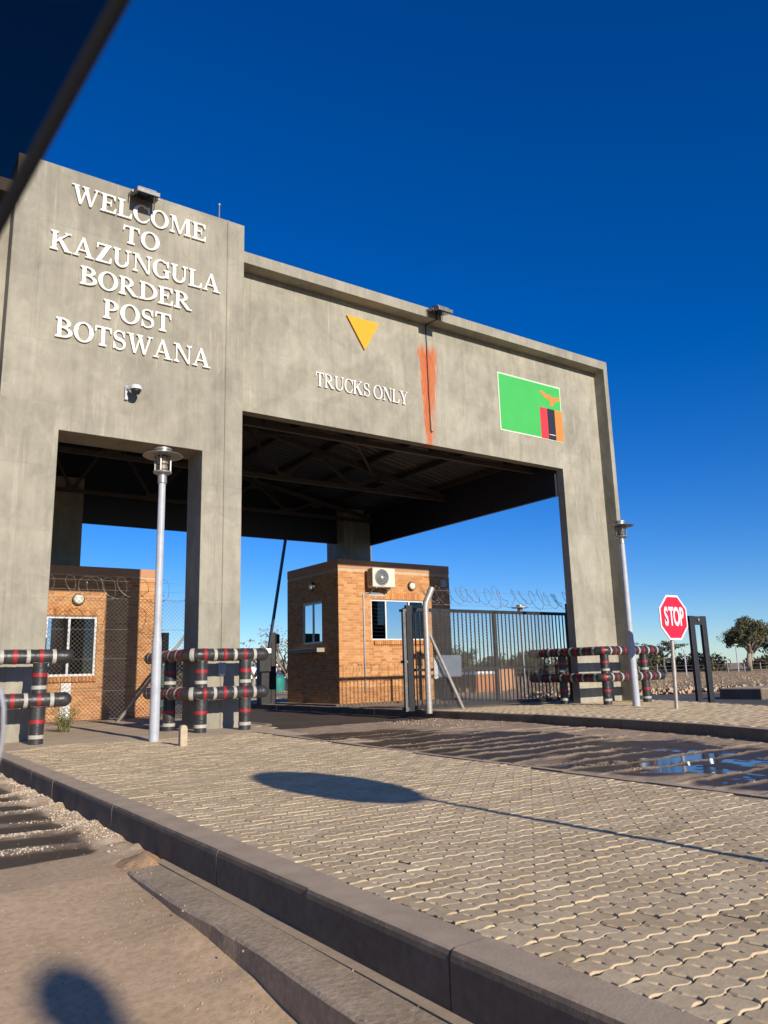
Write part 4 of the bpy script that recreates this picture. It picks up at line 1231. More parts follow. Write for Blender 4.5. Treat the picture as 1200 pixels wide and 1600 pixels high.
# window in the shaded left wall
lw = MB(); fx = 13.25
f = obj('window', MB().box(fx+0.02,fx+0.09,22.75,24.12,2.03,2.085).box(fx+0.02,fx+0.09,22.75,24.12,3.365,3.42).box(fx+0.02,fx+0.09,22.75,22.805,2.085,3.365).box(fx+0.02,fx+0.09,24.065,24.12,2.085,3.365).box(fx+0.022,fx+0.088,23.40,23.455,2.085,3.365), M['white_frame'], b1)
obj('pane', MB().box(fx+0.05,fx+0.056,22.80,23.40,2.085,3.365), M['glass_mirror'], f)
obj('pane', MB().box(fx+0.05,fx+0.056,23.455,24.07,2.085,3.365), M['glass_mirror'], f)
obj('window_ledge', MB().box(fx-0.30,fx+0.015,22.60,24.65,1.72,1.86), M['concrete'], b1, bevel=0.01)
bulkhead(b1, 16.24, 3.94, 21.67)
g = obj('wall_lamp', MB().sweep([(13.24,23.35,3.98),(13.14,23.35,3.98)], [0.16,0.14], 20), M['trim'], b1, smooth=True, autos=40)
obj('lamp_glass', MB().sweep([(13.145,23.35,3.98),(13.11,23.35,3.98)], [0.12,0.08], 20), M['lamp_cream'], g, smooth=True, autos=60)
obj('flood_sensor', MB().cbox(17.50,17.72,21.50,21.67,3.95,4.22,0.01), M['galv_pole'], b1)
obj('drain_pipe', MB().sweep([(14.22,21.645,0.35),(14.22,21.645,3.60),(14.35,21.645,3.64),(14.9,21.645,3.64)], 0.024, 8), M['galv_pole'], b1, smooth=True)
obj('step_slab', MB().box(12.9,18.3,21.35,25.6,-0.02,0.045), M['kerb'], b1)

ac = thing('air_conditioner', 'cream outdoor air conditioner unit with dark round fan on the booth wall', 'air conditioner', (14.85, 21.3, 3.76))
ax0, ax1, ay0, ay1, az0, az1 = 14.30, 15.22, 21.18, 21.52, 3.80, 4.45
obj('casing', MB().cbox(ax0, ax1, ay0, ay1, az0, az1, 0.02), M['ac_white'], ac)
obj('fan_recess', MB().lathe([(0.27,-0.003),(0.27,-0.012)], 14.66, 4.13, 32, axis='y', z0=ay0), M['ac_dark'], ac)
for k, r in enumerate((0.09, 0.14, 0.19, 0.24, 0.27)):
    obj('grille_ring', MB().sweep([(14.66+r*math.cos(a), ay0-0.022, 4.13+r*math.sin(a)) for a in np.linspace(0, 2*PI, 33)], 0.008, 5, caps=False, up=(0,1,0)), M['galv_pole'], ac)
obj('fan_hub', MB().lathe([(0.055,-0.02),(0.05,-0.035)], 14.66, 4.13, 16, axis='y', z0=ay0), M['ac_white'], ac)
for k in range(9):
    obj('side_louvre', MB().box(ax0-0.012, ax0-0.001, ay0+0.05, ay1-0.05, az0+0.06+k*0.062, az0+0.095+k*0.062), M['ac_dark'], ac)
obj('wall_bracket', MB().bar((14.45,21.20,3.785),(14.45,21.67,3.785),0.04,0.025).bar((15.07,21.20,3.785),(15.07,21.67,3.785),0.04,0.025).bar((14.45,21.3,3.78),(14.45,21.66,3.6),0.03,0.02).bar((15.07,21.3,3.78),(15.07,21.66,3.6),0.03,0.02).box(14.42,15.10,21.655,21.669,3.55,3.60), M['galv_pole'], ac)

b2, rc = booth('guard_booth', 'orange brick guard booth behind the fence in the tower opening', 2.2, 7.06, 21.30, 25.0, 3.99, (3.4, 5.50, 1.12, 2.66), (22.4, 23.6, 1.2, 2.6), 0.22)
brick_objs(b2, rc, 300, lambda r: (r[0] != 'x', abs(r[3]-5.9) + abs(r[5]-2.0)*0.5))
window(b2, 3.4, 5.50, 1.12, 2.66, 21.32, (0.40, 0.28, 0.32), ('glass_mirror','glass_mirror','glass_dark'))
soldier_bricks(b2, 3.3, 5.56, 2.66, 21.30)
sill_bricks(b2, 3.4, 5.52, 1.12, 21.30)
bulkhead(b2, 4.98, 3.10, 21.29)
obj('meter_cover', MB().box(4.66,4.90,21.22,21.29,0.05,0.95), M['white_frame'], b2)

# ------------------------------------------------------------------ fences and the sliding gate
def chain_link(x0, x1, y, z0, z1, pitch, r, name, parent):
    mb = MB(); H = z1-z0; W = x1-x0
    n = int((W+H)/pitch)
    for k in range(n):
        u = x0 - H + k*pitch
        a0, a1 = max(u, x0), min(u+H, x1)
        if a1-a0 > 0.01:
            for sgn in (1, -1):
                za, zb_ = z0+(a0-u), z0+(a1-u)
                if sgn < 0: za, zb_ = z1-(a0-u), z1-(a1-u)
                mb.sweep([(a0, y+0.0025*sgn, za), (a1, y+0.0025*sgn, zb_)], r, 3, caps=False)
    return obj(name, mb, M['wire'], parent)
def razor_coil(x0, x1, y, z, R0, pitch, parent, seed):
    r_ = random.Random(seed); mb = MB(); pts = []; x = x0; a = 0
    rr = R0
    n = 14
    while x < x1:
        rr = R0*(1 + r_.uniform(-0.22, 0.2)); pt = pitch*r_.uniform(0.35, 1.75); ty = r_.uniform(-0.12, 0.12); zz = r_.uniform(-0.05, 0.05)
        for k in range(n):
            q = 2*PI*k/n
            pts.append((x + pt*k/n + 0.95*rr*math.cos(q), y + ty + 0.16*math.sin(q+0.6), z + zz + rr*math.sin(q)))
        x += pt
    mb.sweep(pts, 0.006, 4, caps=False)
    # barbs
    for k in range(0, len(pts), 2):
        p = Vector(pts[k]); d = Vector((r_.uniform(-1,1), r_.uniform(-1,1), r_.uniform(-1,1))).normalized()*0.035
        mb.add([p-d, p+d, p+Vector((0.012,0,0.012))], [(0,1,2)])
    return obj('razor_coil', mb, M['razor'], parent)

fn1 = thing('security_fence', 'chain link fence with razor wire coil in front of the left booth', 'fence', (4.8, 19.3, 0), 'chain link fences')
chain_link(2.0, 7.35, 19.30, -0.05, 2.95, 0.105, 0.0040, 'chain_link', fn1)
for z in (0.10, 0.75, 1.5, 2.2, 2.95, 3.15, 3.38): obj('straining_wire', MB().sweep([(2.0,19.29,z),(7.35,19.29,z)], 0.0042, 4), M['wire'], fn1)
razor_coil(1.9, 7.0, 19.30, 3.20, 0.27, 0.32, fn1, 3)
obj('fence_post', MB().sweep([(7.38,19.32,-0.05),(7.38,19.32,3.0),(7.30,19.10,3.45)], 0.05, 10), M['galv_warm'], fn1, smooth=True)
obj('brace_pole', MB().sweep([(5.50,19.20,-0.03),(7.34,19.30,2.25)], 0.038, 10), M['galv_warm'], fn1, smooth=True)

gt = thing('sliding_gate', 'black steel sliding gate of thin upright bars beside the booth', 'gate', (15.2, 16.5, 0))
GX0, GX1, GY, GZ = 12.10, 18.42, 16.52, 2.66
obj('top_rail', MB().box(GX0+0.10,GX1,GY-0.035,GY+0.035,GZ-0.09,GZ), M['black_paint'], gt)
obj('middle_rail', MB().box(GX0+0.10,GX1,GY-0.032,GY+0.032,1.00,1.07), M['black_paint'], gt)
obj('bottom_rail', MB().box(GX0+0.10,GX1,GY-0.04,GY+0.04,0.03,0.13), M['black_paint'], gt)
for x in (GX0+0.05, 15.32, GX1-0.05):
    obj('upright', MB().box(x-0.05,x+0.05,GY-0.045,GY+0.045,0.02,GZ), M['black_paint'], gt)
x = GX0 + 0.22
while x < GX1-0.1:
    if abs(x-15.32) > 0.07:
        obj('bar', MB().box(x-0.014,x+0.014,GY-0.014,GY+0.014,0.13,GZ-0.09), M['black_paint'], gt)
    x += 0.150
obj('end_stile', MB().box(GX0+0.0,GX0+0.20,GY-0.13,GY-0.047,0.0,2.72), M['black_paint'], gt)
obj('end_channel', MB().box(GX0-0.11,GX0-0.03,GY-0.13,GY-0.05,0.0,2.60).box(GX0-0.11,GX0-0.004,GY-0.135,GY+0.04,2.55,2.62).box(GX0-0.11,GX0-0.004,GY-0.135,GY+0.04,1.22,1.29).box(GX0-0.11,GX0-0.004,GY-0.135,GY+0.04,0.02,0.10), M['alu_dark'], gt)
obj('gate_post', MB().box(18.48,18.78,16.40,16.66,-0.02,2.95), M['black_paint'], gt)

fn2 = thing('security_fence', 'chain link fence with bent galvanised corner post in front of the black sliding gate', 'fence', (15.2, 15.95, 0), 'chain link fences')
obj('corner_post', MB().sweep([(12.36,15.90,-0.05),(12.36,15.90,2.66),(12.38,15.90,2.74),(12.58,15.88,3.14)], 0.082, 18), M['galv_warm'], fn2, smooth=True, autos=40)
obj('brace_pole', MB().sweep([(12.40,15.93,2.10),(13.52,15.93,0.0)], 0.042, 12), M['galv_warm'], fn2, smooth=True, autos=50)
chain_link(12.40, 17.15, 16.02, 0.02, 2.50, 0.082, 0.0042, 'chain_link', fn2)
for z in (0.06, 0.9, 1.75, 2.50, 2.72, 3.1): obj('straining_wire', MB().sweep([(12.40,16.01,z),(17.2,16.01,z)], 0.0038, 4), M['wire'], fn2)
razor_coil(12.3, 18.3, 16.10, 2.98, 0.25, 0.27, fn2, 8)
nb = thing('notice_board', 'blank grey notice board hung low on the fence behind the slanted brace pole', 'notice board', (13.3, 16.1, 0.8))
obj('board', MB().box(12.78,13.66,16.10,16.12,0.84,1.40), pmat('board_grey', (0.20,0.24,0.30), (0.16,0.19,0.24), 3, 0.5, 0.05), nb)
obj('board_edge', MB().box(12.72,12.84,16.085,16.099,0.80,1.36), M['white_frame'], nb)

# ------------------------------------------------------------------ boom barrier by the far booth
bo = thing('boom_barrier', 'raised dark boom barrier with cabinet and post behind the middle bumper', 'barrier', (12.9, 26.3, 0))
obj('cabinet', MB().cbox(12.62,13.02,26.1,26.5,-0.02,1.65,0.02).box(12.58,13.06,26.06,26.54,1.65,1.72), M['black_paint'], bo)
obj('boom', MB().bar((12.80,26.05,1.4),(13.75,26.05,7.1),0.07,0.13), M['black_paint'], bo)
obj('counterweight', MB().box(12.5,12.95,25.98,26.10,1.15,1.75), M['black_paint'], bo)
obj('signal_post', MB().box(13.05,13.25,26.15,26.35,0,2.55).box(13.20,13.36,26.1,26.4,2.15,2.5), M['black_paint'], bo)
obj('warning_plate', MB().box(12.72,12.95,25.965,25.978,1.80,1.98), M['sign_white'], bo)

# gate guide frame on the right
gf = thing('gate_guide_frame', 'tall black steel guide frame of two upright posts right of the stop sign', 'frame', (22.3, 14.7, -0.2))
gx = [22.08, 22.86]
for x in (22.02, 22.66):
    obj('upright', MB().box(x,x+0.24,14.69,14.79,-0.2,2.50), M['black_paint'], gf, bevel=0.008)
obj('head_plate', MB().box(22.26,22.66,14.70,14.78,2.22,2.49), M['black_paint'], gf)
obj('roller', MB().sweep([(22.46,14.66,2.38),(22.46,14.699,2.38)], 0.05, 12), M['galv'], gf)

# low loading kerb block, far lamp, poles
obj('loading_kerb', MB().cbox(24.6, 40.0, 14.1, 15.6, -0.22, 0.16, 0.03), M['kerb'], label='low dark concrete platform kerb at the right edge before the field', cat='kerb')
fl_ = thing('far_lamp_post', 'distant thin lamp post with flat head seen through the black gate bars', 'lamp post', (23.4, 23.6, -0.2))
obj('pole', MB().sweep([(23.4,23.6,-0.25),(23.4,23.6,3.35)], [0.055,0.045], 12), M['galv_pole'], fl_, smooth=True)
obj('head', MB().lathe([(0.09,3.33),(0.11,3.40),(0.11,3.50),(0.36,3.51),(0.36,3.54),(0.14,3.56),(0.14,3.64)], 23.4, 23.6, 20), M['galv'], fl_, smooth=True, autos=30)
obj('beige_column', MB().cbox(23.75,24.45,36.3,36.9,-0.3,9.4,0.02), M['concrete'], label='plain sunlit beige concrete column far behind the booth roof', cat='column')

# small brick utility building in the field
ub = thing('utility_building', 'small orange brick utility building with white capping beyond the black gate', 'building', (31.3, 34.6, -0.3))
def bld(mb, x0, x1, y0, y1, z0, z1): return mb.box(x0,x1,y0,y1,z0,z1)
obj('wall', MB().box(29.9,31.39,34.0,36.4,-0.5,0.74), pmat('far_brick', (0.46,0.20,0.08), (0.38,0.15,0.06), 4, 0.9, 0.3), ub)
obj('tall_wall', MB().box(31.4,32.9,34.0,36.8,-0.5,1.05), pmat('far_brick_pale', (0.50,0.27,0.14), (0.44,0.22,0.10), 4, 0.9, 0.3), ub)
obj('capping', MB().box(29.82,31.38,33.9,36.5,0.74,0.90).box(31.32,33.0,33.9,36.9,1.05,1.13), M['sign_white'], ub)
obj('finial', MB().sweep([(31.7,34.2,1.13),(31.7,34.2,1.5)], 0.05, 8), M['sign_white'], ub)

# white shed and green tank seen past the booth
sh = thing('white_shed', 'low white walled shed with dark openings behind the bare tree', 'building', (29.0, 57, -0.2))
obj('wall', MB().box(24.5,31.5,58.0,62,-0.3,0.75), pmat('shed_cream', (0.55,0.46,0.34), (0.48,0.40,0.30), 2, 0.9, 0.1), sh)
obj('roof', MB().box(24.2,31.8,57.5,62.5,0.78,1.9), M['sign_white'], sh)
for x in (25.3, 26.9, 28.4, 30.0): obj('opening', MB().box(x,x+0.9,57.9,57.99,-0.3,0.72), M['interior'], sh)
tk = obj('water_tank', MB().lathe([(0.55,0),(0.6,0.1),(0.6,1.1),(0.4,1.3)], 28.1, 55.3, 16, z0=-0.3), flat('teal_plastic', (0.02,0.22,0.19), 0.5), smooth=True, autos=40, label='small teal water tank standing in front of the white shed', cat='tank')
obj('green_container', MB().cbox(9.35,10.45,29.8,31.2,-0.1,2.75,0.03), M['green_tank'], label='dark green upright metal container behind the left booth corner', cat='container')

# ------------------------------------------------------------------ vegetation
def leaf_mat(name, cols):
    m, nt, bs = nodes(name)
    at = N(nt, 'ShaderNodeAttribute'); at.attribute_name = 'rnd'
    c = ramp(nt, at.outputs['Fac'], [(i/(len(cols)-1), cols[i]) for i in range(len(cols))])
    L(nt, c, bs.inputs['Base Color']); bs.inputs['Roughness'].default_value = 0.75
    bs.inputs['Specular IOR Level'].default_value = 0.2
    return m
M['leaf_grey'] = leaf_mat('grey_green_leaves', [(0.07,0.08,0.04),(0.11,0.11,0.055),(0.15,0.14,0.075),(0.06,0.07,0.035)])
M['leaf_dark'] = leaf_mat('dark_green_leaves', [(0.035,0.06,0.025),(0.05,0.08,0.03),(0.07,0.09,0.04)])
M['leaf_dry'] = leaf_mat('dry_bush_leaves', [(0.10,0.085,0.05),(0.075,0.08,0.04),(0.14,0.115,0.07),(0.06,0.07,0.03)])
M['leaf_bare'] = leaf_mat('sparse_leaves', [(0.30,0.22,0.13),(0.22,0.17,0.09),(0.36,0.27,0.16)])
M['leaf_herb'] = leaf_mat('herb_leaves', [(0.14,0.15,0.05),(0.20,0.18,0.07),(0.10,0.13,0.04)])

def leaves(mb, c, R_, n, size, r_, flat_=1.0):
    for _ in range(n):
        while True:
            d = Vector((r_.uniform(-1,1), r_.uniform(-1,1), r_.uniform(-1,1)))
            if d.length <= 1: break
        p = Vector(c) + Vector((d.x*R_[0], d.y*R_[1], d.z*R_[2]))
        u = Vector((r_.gauss(0,1), r_.gauss(0,1), r_.gauss(0,1)*flat_)).normalized()
        v = u.cross(Vector((r_.gauss(0,1), r_.gauss(0,1), r_.gauss(0,1)))).normalized()
        s_ = size*r_.uniform(0.6, 1.3)
        mb.add([p-u*s_, p+v*s_*0.5, p+u*s_, p-v*s_*0.5], [(0,1,2,3)])
        mb.rnd.append(r_.random())

def tree(label, base, h, cr, seed, leafm, bark, trunk_r, n_clump, n_leaf, leaf, spread=0.9, low=0.35, bare=False, group='trees beyond the field', multi=1, flat_top=False, cat='tree'):
    r_ = random.Random(seed)
    g = thing('tree', label, cat, base, group)
    b = Vector(base); tk = MB(); cw = MB(); cw.rnd = []
    tips = []
    for k in range(multi):
        ang0 = r_.uniform(0, 2*PI)
        lean = Vector((math.cos(ang0), math.sin(ang0), 0))*(0.10 if multi == 1 else 0.22)*h
        fork = b + Vector((0,0,h*r_.uniform(low*0.8, low*1.1))) + lean*0.5
        mid = (b+fork)/2 + Vector((r_.uniform(-.04,.04)*h, r_.uniform(-.04,.04)*h, 0))
        tr_ = trunk_r/(multi**0.5)
        tk.sweep([b - Vector((0,0,0.2)) + lean*0.05, mid, fork], [tr_*1.25, tr_, tr_*0.75], 8)
        nb_ = 6 if not bare else 7
        for j in range(nb_):
            a = 2*PI*j/nb_ + r_.uniform(-.4,.4)
            e = fork + Vector((math.cos(a)*cr*spread*r_.uniform(.5,1), math.sin(a)*cr*spread*r_.uniform(.5,1), (h-fork.z+b.z)*r_.uniform(.45,.92)))
            if flat_top: e.z = b.z + h*r_.uniform(.86, .95)
            q = fork.lerp(e, 0.5) + Vector((r_.uniform(-.08,.08)*h, r_.uniform(-.08,.08)*h, r_.uniform(-.02,.06)*h))
            tk.sweep([fork, q, e], [tr_*0.55, tr_*0.34, tr_*0.12], 6)
            tips.append(e)
            for i2 in range(3 if not bare else 5):
                e2 = q.lerp(e, r_.uniform(.1,.9)) + Vector((r_.uniform(-.32,.32)*cr, r_.uniform(-.32,.32)*cr, r_.uniform(-.02,.22)*h*(0.4 if flat_top else 1)))
                s0 = q.lerp(e, 0.3*i2/2)
                tk.sweep([s0, s0.lerp(e2, .5)+Vector((r_.uniform(-.05,.05)*cr, r_.uniform(-.05,.05)*cr, .03*h)), e2], [tr_*0.25, tr_*0.15, tr_*0.05], 5)
                tips.append(e2)
    for k in range(n_clump):
        tp = r_.choice(tips); s_ = cr*r_.uniform(.14, .30)
        c = tp + Vector((r_.gauss(0,1)*cr*.13, r_.gauss(0,1)*cr*.13, r_.gauss(0,1)*cr*(.11 if not flat_top else .03)))
        leaves(cw, c, (s_, s_, s_*(0.7 if not flat_top else 0.3)), n_leaf, leaf, r_)
    obj('trunk', tk, bark, g, smooth=True)
    obj('crown', cw, leafm, g)
    return g
tree('tall grey green tree with drooping crown and pale trunk at the right of the field', (92.3, 54.1, -0.1), 6.0, 3.0, 5, M['leaf_grey'], M['bark_pale'], 0.5, 260, 60, 0.13, 0.85, 0.36, multi=3)
tree('dark evergreen tree at the right picture edge behind the pale trunk', (101.5, 54.5, -0.1), 5.4, 3.6, 6, M['leaf_dark'], M['bark'], 0.4, 110, 50, 0.17, 0.9, 0.25)
tree('flat topped thorn tree spreading behind the stop sign pole', (80.0, 57.2, -0.1), 3.6, 2.6, 9, M['leaf_dry'], M['bark'], 0.16, 44, 30, 0.11, 1.0, 0.6, flat_top=True)
tree('bare pale branched tree in front of the white shed past the booth', (29.6, 55.6, -0.2), 5.0, 2.9, 12, M['leaf_bare'], M['bark_pale'], 0.26, 46, 12, 0.10, 1.0, 0.26, bare=True, multi=2)
tree('sparse dry tree just left of the boom barrier post', (25.2, 53.5, -0.2), 3.6, 1.9, 14, M['leaf_bare'], M['bark_pale'], 0.16, 36, 14, 0.10, 0.9, 0.3, bare=True)
tree('small green tree behind the chain link fence beside the middle leg', (15.6, 45.3, -0.2), 2.4, 1.5, 16, M['leaf_grey'], M['bark'], 0.12, 40, 30, 0.10, 0.9, 0.3)
# trees one can tell apart through the gate
for k, (x, y, h, cr, lb) in enumerate(((53.0, 63.5, 3.3, 2.6, 'rounded bush tree behind the small brick building, seen through the gate'),
                                       (60.5, 60.5, 2.5, 2.2, 'low dark bush tree beside the portal leg, seen through the gate'),)):
    tree(lb, (x, y, -0.2), h, cr, 30+k, M['leaf_dry'], M['bark'], 0.16, 70, 40, 0.14, 0.9, 0.2)
# the far bush line reads as one mass
fb = MB(); fb.rnd = []; r_ = random.Random(77)
for k in range(150):
    a = k/149
    px_ = 20 + 128*a + r_.uniform(-2,2); py_ = 102 - 62*a + r_.uniform(-4,9)
    hh = r_.uniform(1.4, 3.0)*(1.1 if a < 0.45 else 0.95)
    for q in range(3):
        leaves(fb, (px_+r_.uniform(-1.3,1.3), py_+r_.uniform(-1.3,1.3), -0.1+hh*r_.uniform(.25,.6)), (1.7*r_.uniform(.7,1.2), 1.5, hh*0.55), 120, 0.24, r_)
obj('far_bushes', fb, M['leaf_dry'], kind='stuff', label='low line of dry bushes along the far side of the field', cat='bushes')
fb2 = MB(); fb2.rnd = []
for k in range(60):
    px_ = -25 + 52*k/59 + r_.uniform(-1,1); py_ = 78 + r_.uniform(-5,8)
    hh = r_.uniform(1.2, 2.4)
    for q in range(3):
        leaves(fb2, (px_+r_.uniform(-1.4,1.4), py_, -0.1+hh*r_.uniform(.25,.6)), (1.8, 1.5, hh*0.55), 100, 0.24, r_)
obj('yard_bushes', fb2, M['leaf_dry'], kind='stuff', label='bushes behind the yard past the booths', cat='bushes')
# far field fence
ff = thing('field_fence', 'far pale post and wire fence along the field before the bushes', 'fence', (85, 54, -0.2))
for k in range(16):
    x = 66 + k*2.6; y = 58 - k*0.55
    obj('post', MB().box(x-0.06,x+0.06,y-0.06,y+0.06,-0.3,0.95+random.uniform(-.1,.15)), M['bark_pale'], ff)
obj('wire', MB().sweep([(66,58,0.8),(105,49.75,0.8)], 0.012, 4).sweep([(66,58,0.4),(105,49.75,0.4)], 0.012, 4), M['wire'], ff)
for x, y, h, lb in ((72.3,49.3,2.5,'slim pale pole in the field just right of the stop sign'),(86.4,52.0,3.1,'slim pole with a cross head beside the pale tree trunk'),(66.0,57.0,2.6,'slim pale pole in the field left of the stop sign pole')):
    p_ = thing('utility_pole', lb, 'pole', (x,y,-0.2), 'slim poles in the field')
    obj('pole', MB().sweep([(x,y,-0.3),(x,y,h)], 0.07, 8), M['galv_pole'], p_)
    obj('cross_head', MB().box(x-0.4,x+0.4,y-0.06,y+0.06,h-0.05,h+0.05), M['galv_pole'], p_)

# rubble, stones and tufts on the field edge
rk = MB()
def stone(mb, c, s_, r_):
    vs = []
    for q in [(-1,-1,-1),(1,-1,-1),(1,1,-1),(-1,1,-1),(-1,-1,1),(1,-1,1),(1,1,1),(-1,1,1)]:
        vs.append((c[0]+q[0]*s_*r_.uniform(.35,1), c[1]+q[1]*s_*r_.uniform(.35,1), c[2]+q[2]*s_*r_.uniform(.3,.8)))
    mb.add(vs, [(0,3,2,1),(4,5,6,7),(0,1,5,4),(1,2,6,5),(2,3,7,6),(3,0,4,7)])
for _ in range(1500):
    u = r_.random()
    x = 24 + 20*r_.random(); ylim = 22.4 - 0.32*(x-24) + abs(r_.gauss(0, 1.0))
    stone(rk, (x, ylim, -0.22+r_.random()*0.18), r_.uniform(0.04, 0.14), r_)
for _ in range(500):
    x = 26 + 60*r_.random(); y = 24 + 30*r_.random()
    stone(rk, (x, y, -0.20), r_.uniform(0.03, 0.10), r_)
obj('rubble', rk, M['rock'], kind='stuff', label='pale broken stones heaped along the edge of the field', cat='rubble')
tf = MB(); tf.rnd = []
for _ in range(1500):
    x = 25 + 60*r_.random(); y = 23 + 38*r_.random()
    n_ = r_.randint(3, 7)
    for q in range(n_):
        a = r_.uniform(0, 2*PI); h = r_.uniform(.10,.32); dx, dy = math.cos(a)*h*.5, math.sin(a)*h*.5
        tf.add([(x-.03,y,-.25),(x+.03,y,-.25),(x+dx,y+dy,-.2+h)], [(0,1,2)]); tf.rnd.append(r_.random())
obj('dry_grass', tf, M['leaf_bare'], kind='stuff', label='dry grass tufts scattered over the field', cat='grass')
# weed at the foot of the left bumper
wd = thing('weed', 'green weed growing beside the left bumper at the fence foot', 'plant', (3.75, 16.6, 0))
wl_ = MB(); wl_.rnd = []; ws = MB()
for k in range(26):
    a = r_.uniform(0, 2*PI); l_ = r_.uniform(.15,.5); e = Vector((3.75+math.cos(a)*l_*.5, 16.6+math.sin(a)*l_*.5, l_*0.95))
    ws.sweep([(3.75+r_.uniform(-.1,.1),16.6+r_.uniform(-.1,.1),0), tuple(e)], [0.006,0.003], 4)
    leaves(wl_, e, (.08,.08,.10), 14, 0.022, r_)
    leaves(wl_, Vector((3.75,16.6,0)).lerp(e, .6), (.07,.07,.08), 8, 0.02, r_)
obj('stem', ws, M['leaf_herb'], wd); obj('foliage', wl_, M['leaf_herb'], wd)

# litter stones on the lane and paving
gv = MB()
for _ in range(420):
    if r_.random() < .6:
        y = r_.uniform(2.5, 9); x = 1.93 - abs(r_.gauss(0, .18)); 
        if y < 5.3: x = 1.60 - abs(r_.gauss(0,.25))
        z = float(car_z(np.array([[x]]), np.array([[y]]))[0,0])
    else:
        x = r_.uniform(0.4, 1.9); y = r_.uniform(2.5, 7); z = float(car_z(np.array([[x]]), np.array([[y]]))[0,0])
        if y < 5.4 and x > 1.6: z = -0.205
    stone(gv, (x, y, z+0.001), r_.uniform(.002, .0055), r_)
for _ in range(160):
    x = 12.35 + r_.uniform(-1.6, .2); y = 14.5 + r_.uniform(-1.3, 1.6)
    stone(gv, (x, y, TR_Z+0.005), r_.uniform(.006, .022), r_)
obj('gravel', gv, M['rock'], kind='stuff', label='loose gravel along the kerbs', cat='gravel')
# crusty broken edges along the worn ribs of both lanes
M['crust'] = pmat('pale_crust', (0.70, 0.60, 0.46), (0.46, 0.37, 0.27), 30, 0.95, 0.3, 0.004)
def scatter(n, x0, x1, y0, y1, test, zf, s0, s1, name, mat, label):
    xs_ = rng.uniform(x0, x1, n); ys_ = rng.uniform(y0, y1, n)
    keep = test(xs_, ys_) > rng.uniform(0.15, 1.0, n)
    xs_, ys_ = xs_[keep], ys_[keep]
    zs_ = zf(xs_, ys_)
    mb = MB()
    for x, y, z in zip(xs_, ys_, zs_):
        sz_ = r_.uniform(s0, s1)*(1 if r_.random() < .85 else 1.7)
        stone(mb, (float(x), float(y), float(z)+sz_*0.15), sz_, r_)
    obj(name, mb, mat, kind='stuff', label=label, cat='grit')
def t_car(X, Y):
    a = ribs(X, Y, 0.62, 0.16, 31)*np.clip((Y-5.85)/0.3, 0, 1)
    b = np.clip(1-(1.93-X)/0.30, 0, 1)*np.clip((Y-5.6)/0.3, 0, 1)*vnoise(X, Y, 4.0, 71)*1.1
    return np.clip(np.maximum(a, b)*(0.3+1.1*vnoise(X, Y, 3.0, 72)), 0, 1)
scatter(46000, 0.6, 1.92, 5.8, 12.5, t_car, car_z, 0.002, 0.0075, 'lane_crust', M['crust'], 'pale broken crust along the ribs of the car lane')
def t_truck(X, Y):
    return np.clip(ribs(X, Y, 0.52, 0.06, 11)*1.2*vnoise(X, Y, 1.3, 73), 0, 1)
scatter(60000, 6.2, 12.4, 3.2, 13.5, t_truck, truck_z, 0.003, 0.0085, 'rib_grit', M['rock'], 'brown grit along the ribs of the truck lane')

# bits of litter in the wet truck lane
for k, (x, y, s_, lb) in enumerate(((8.55,5.62,0.028,'small white crumpled cup lying in the wet truck lane'),(8.25,5.72,0.02,'small white paper scrap beside the crumpled cup in the lane'))):
    q = MB().sweep([(x,y,TR_Z+0.02),(x+s_*0.3,y+0.02,TR_Z+0.02+s_*2.0)], [s_*0.8, s_], 12)
    obj('litter', q, M['sign_white'], label=lb, cat='litter')

# ------------------------------------------------------------------ things just outside the frame whose shadows fall into it
rs = thing('round_road_sign', 'round road sign on a pole whose long oval shadow lies on the paving', 'sign', (3.98, 0.0, 0))
obj('pole', MB().sweep([(4.02,0.03,-0.05),(3.98,0.03,1.9)], 0.030, 12), M['galv_warm'], rs, smooth=True)
obj('disc', MB().lathe([(0.46,0.0),(0.46,0.012)], 3.83, 2.23, 48, axis='y', z0=0.0), M['galv'], rs)
obj('rim', MB().sweep([(3.83+0.45*math.cos(a), 0.02, 2.23+0.45*math.sin(a)) for a in np.linspace(0, 2*PI, 41)], 0.012, 6, caps=False, up=(0,1,0)), M['galv'], rs)

gp = thing('shadow_post', 'unseen dark post added to cast the soft shadow in the lower left corner', 'post', (1.06, -10.4, -0.53))
obj('shaft', MB().sweep([(1.12,-10.4,-0.8),(1.06,-10.4,4.52)], [0.17,0.13], 16), M['galv_warm'], gp, smooth=True)  # post added behind the camera only for its blurred shadow on the lane
obj('cap', MB().lathe([(0.15,0.0),(0.17,0.06),(0.14,0.18),(0.05,0.25)], 1.05, -10.4, 16, z0=4.52), M['trim'], gp, smooth=True)

# ------------------------------------------------------------------ the car the picture is taken from (right-hand side, beside the camera)
car = thing('car', 'white car with smoked window visor and white door mirror at the left picture edge', 'car', (-0.85, 0.6, -0.55))
CZ = -0.52
body = MB()
body.prism_z([(-1.72,-2.4),(-0.02,-2.4),(0.0,-1.0),(0.0,1.7),(-0.12,2.45),(-0.45,2.6),(-1.3,2.6),(-1.6,2.45),(-1.74,1.7),(-1.74,-1.0)], CZ+0.28, CZ+1.12)
obj('body', body, M['car_white'], car, bevel=0.06)
obj('bonnet', MB().prism_z([(-1.6,1.15),(-0.14,1.15),(-0.2,2.35),(-1.54,2.35)], CZ+1.12, CZ+1.20), M['car_white'], car, bevel=0.03)
obj('roof', MB().prism_z([(-1.5,-2.0),(-0.22,-2.0),(-0.20,0.25),(-1.52,0.25)], CZ+1.98, CZ+2.05), M['car_white'], car, bevel=0.03)
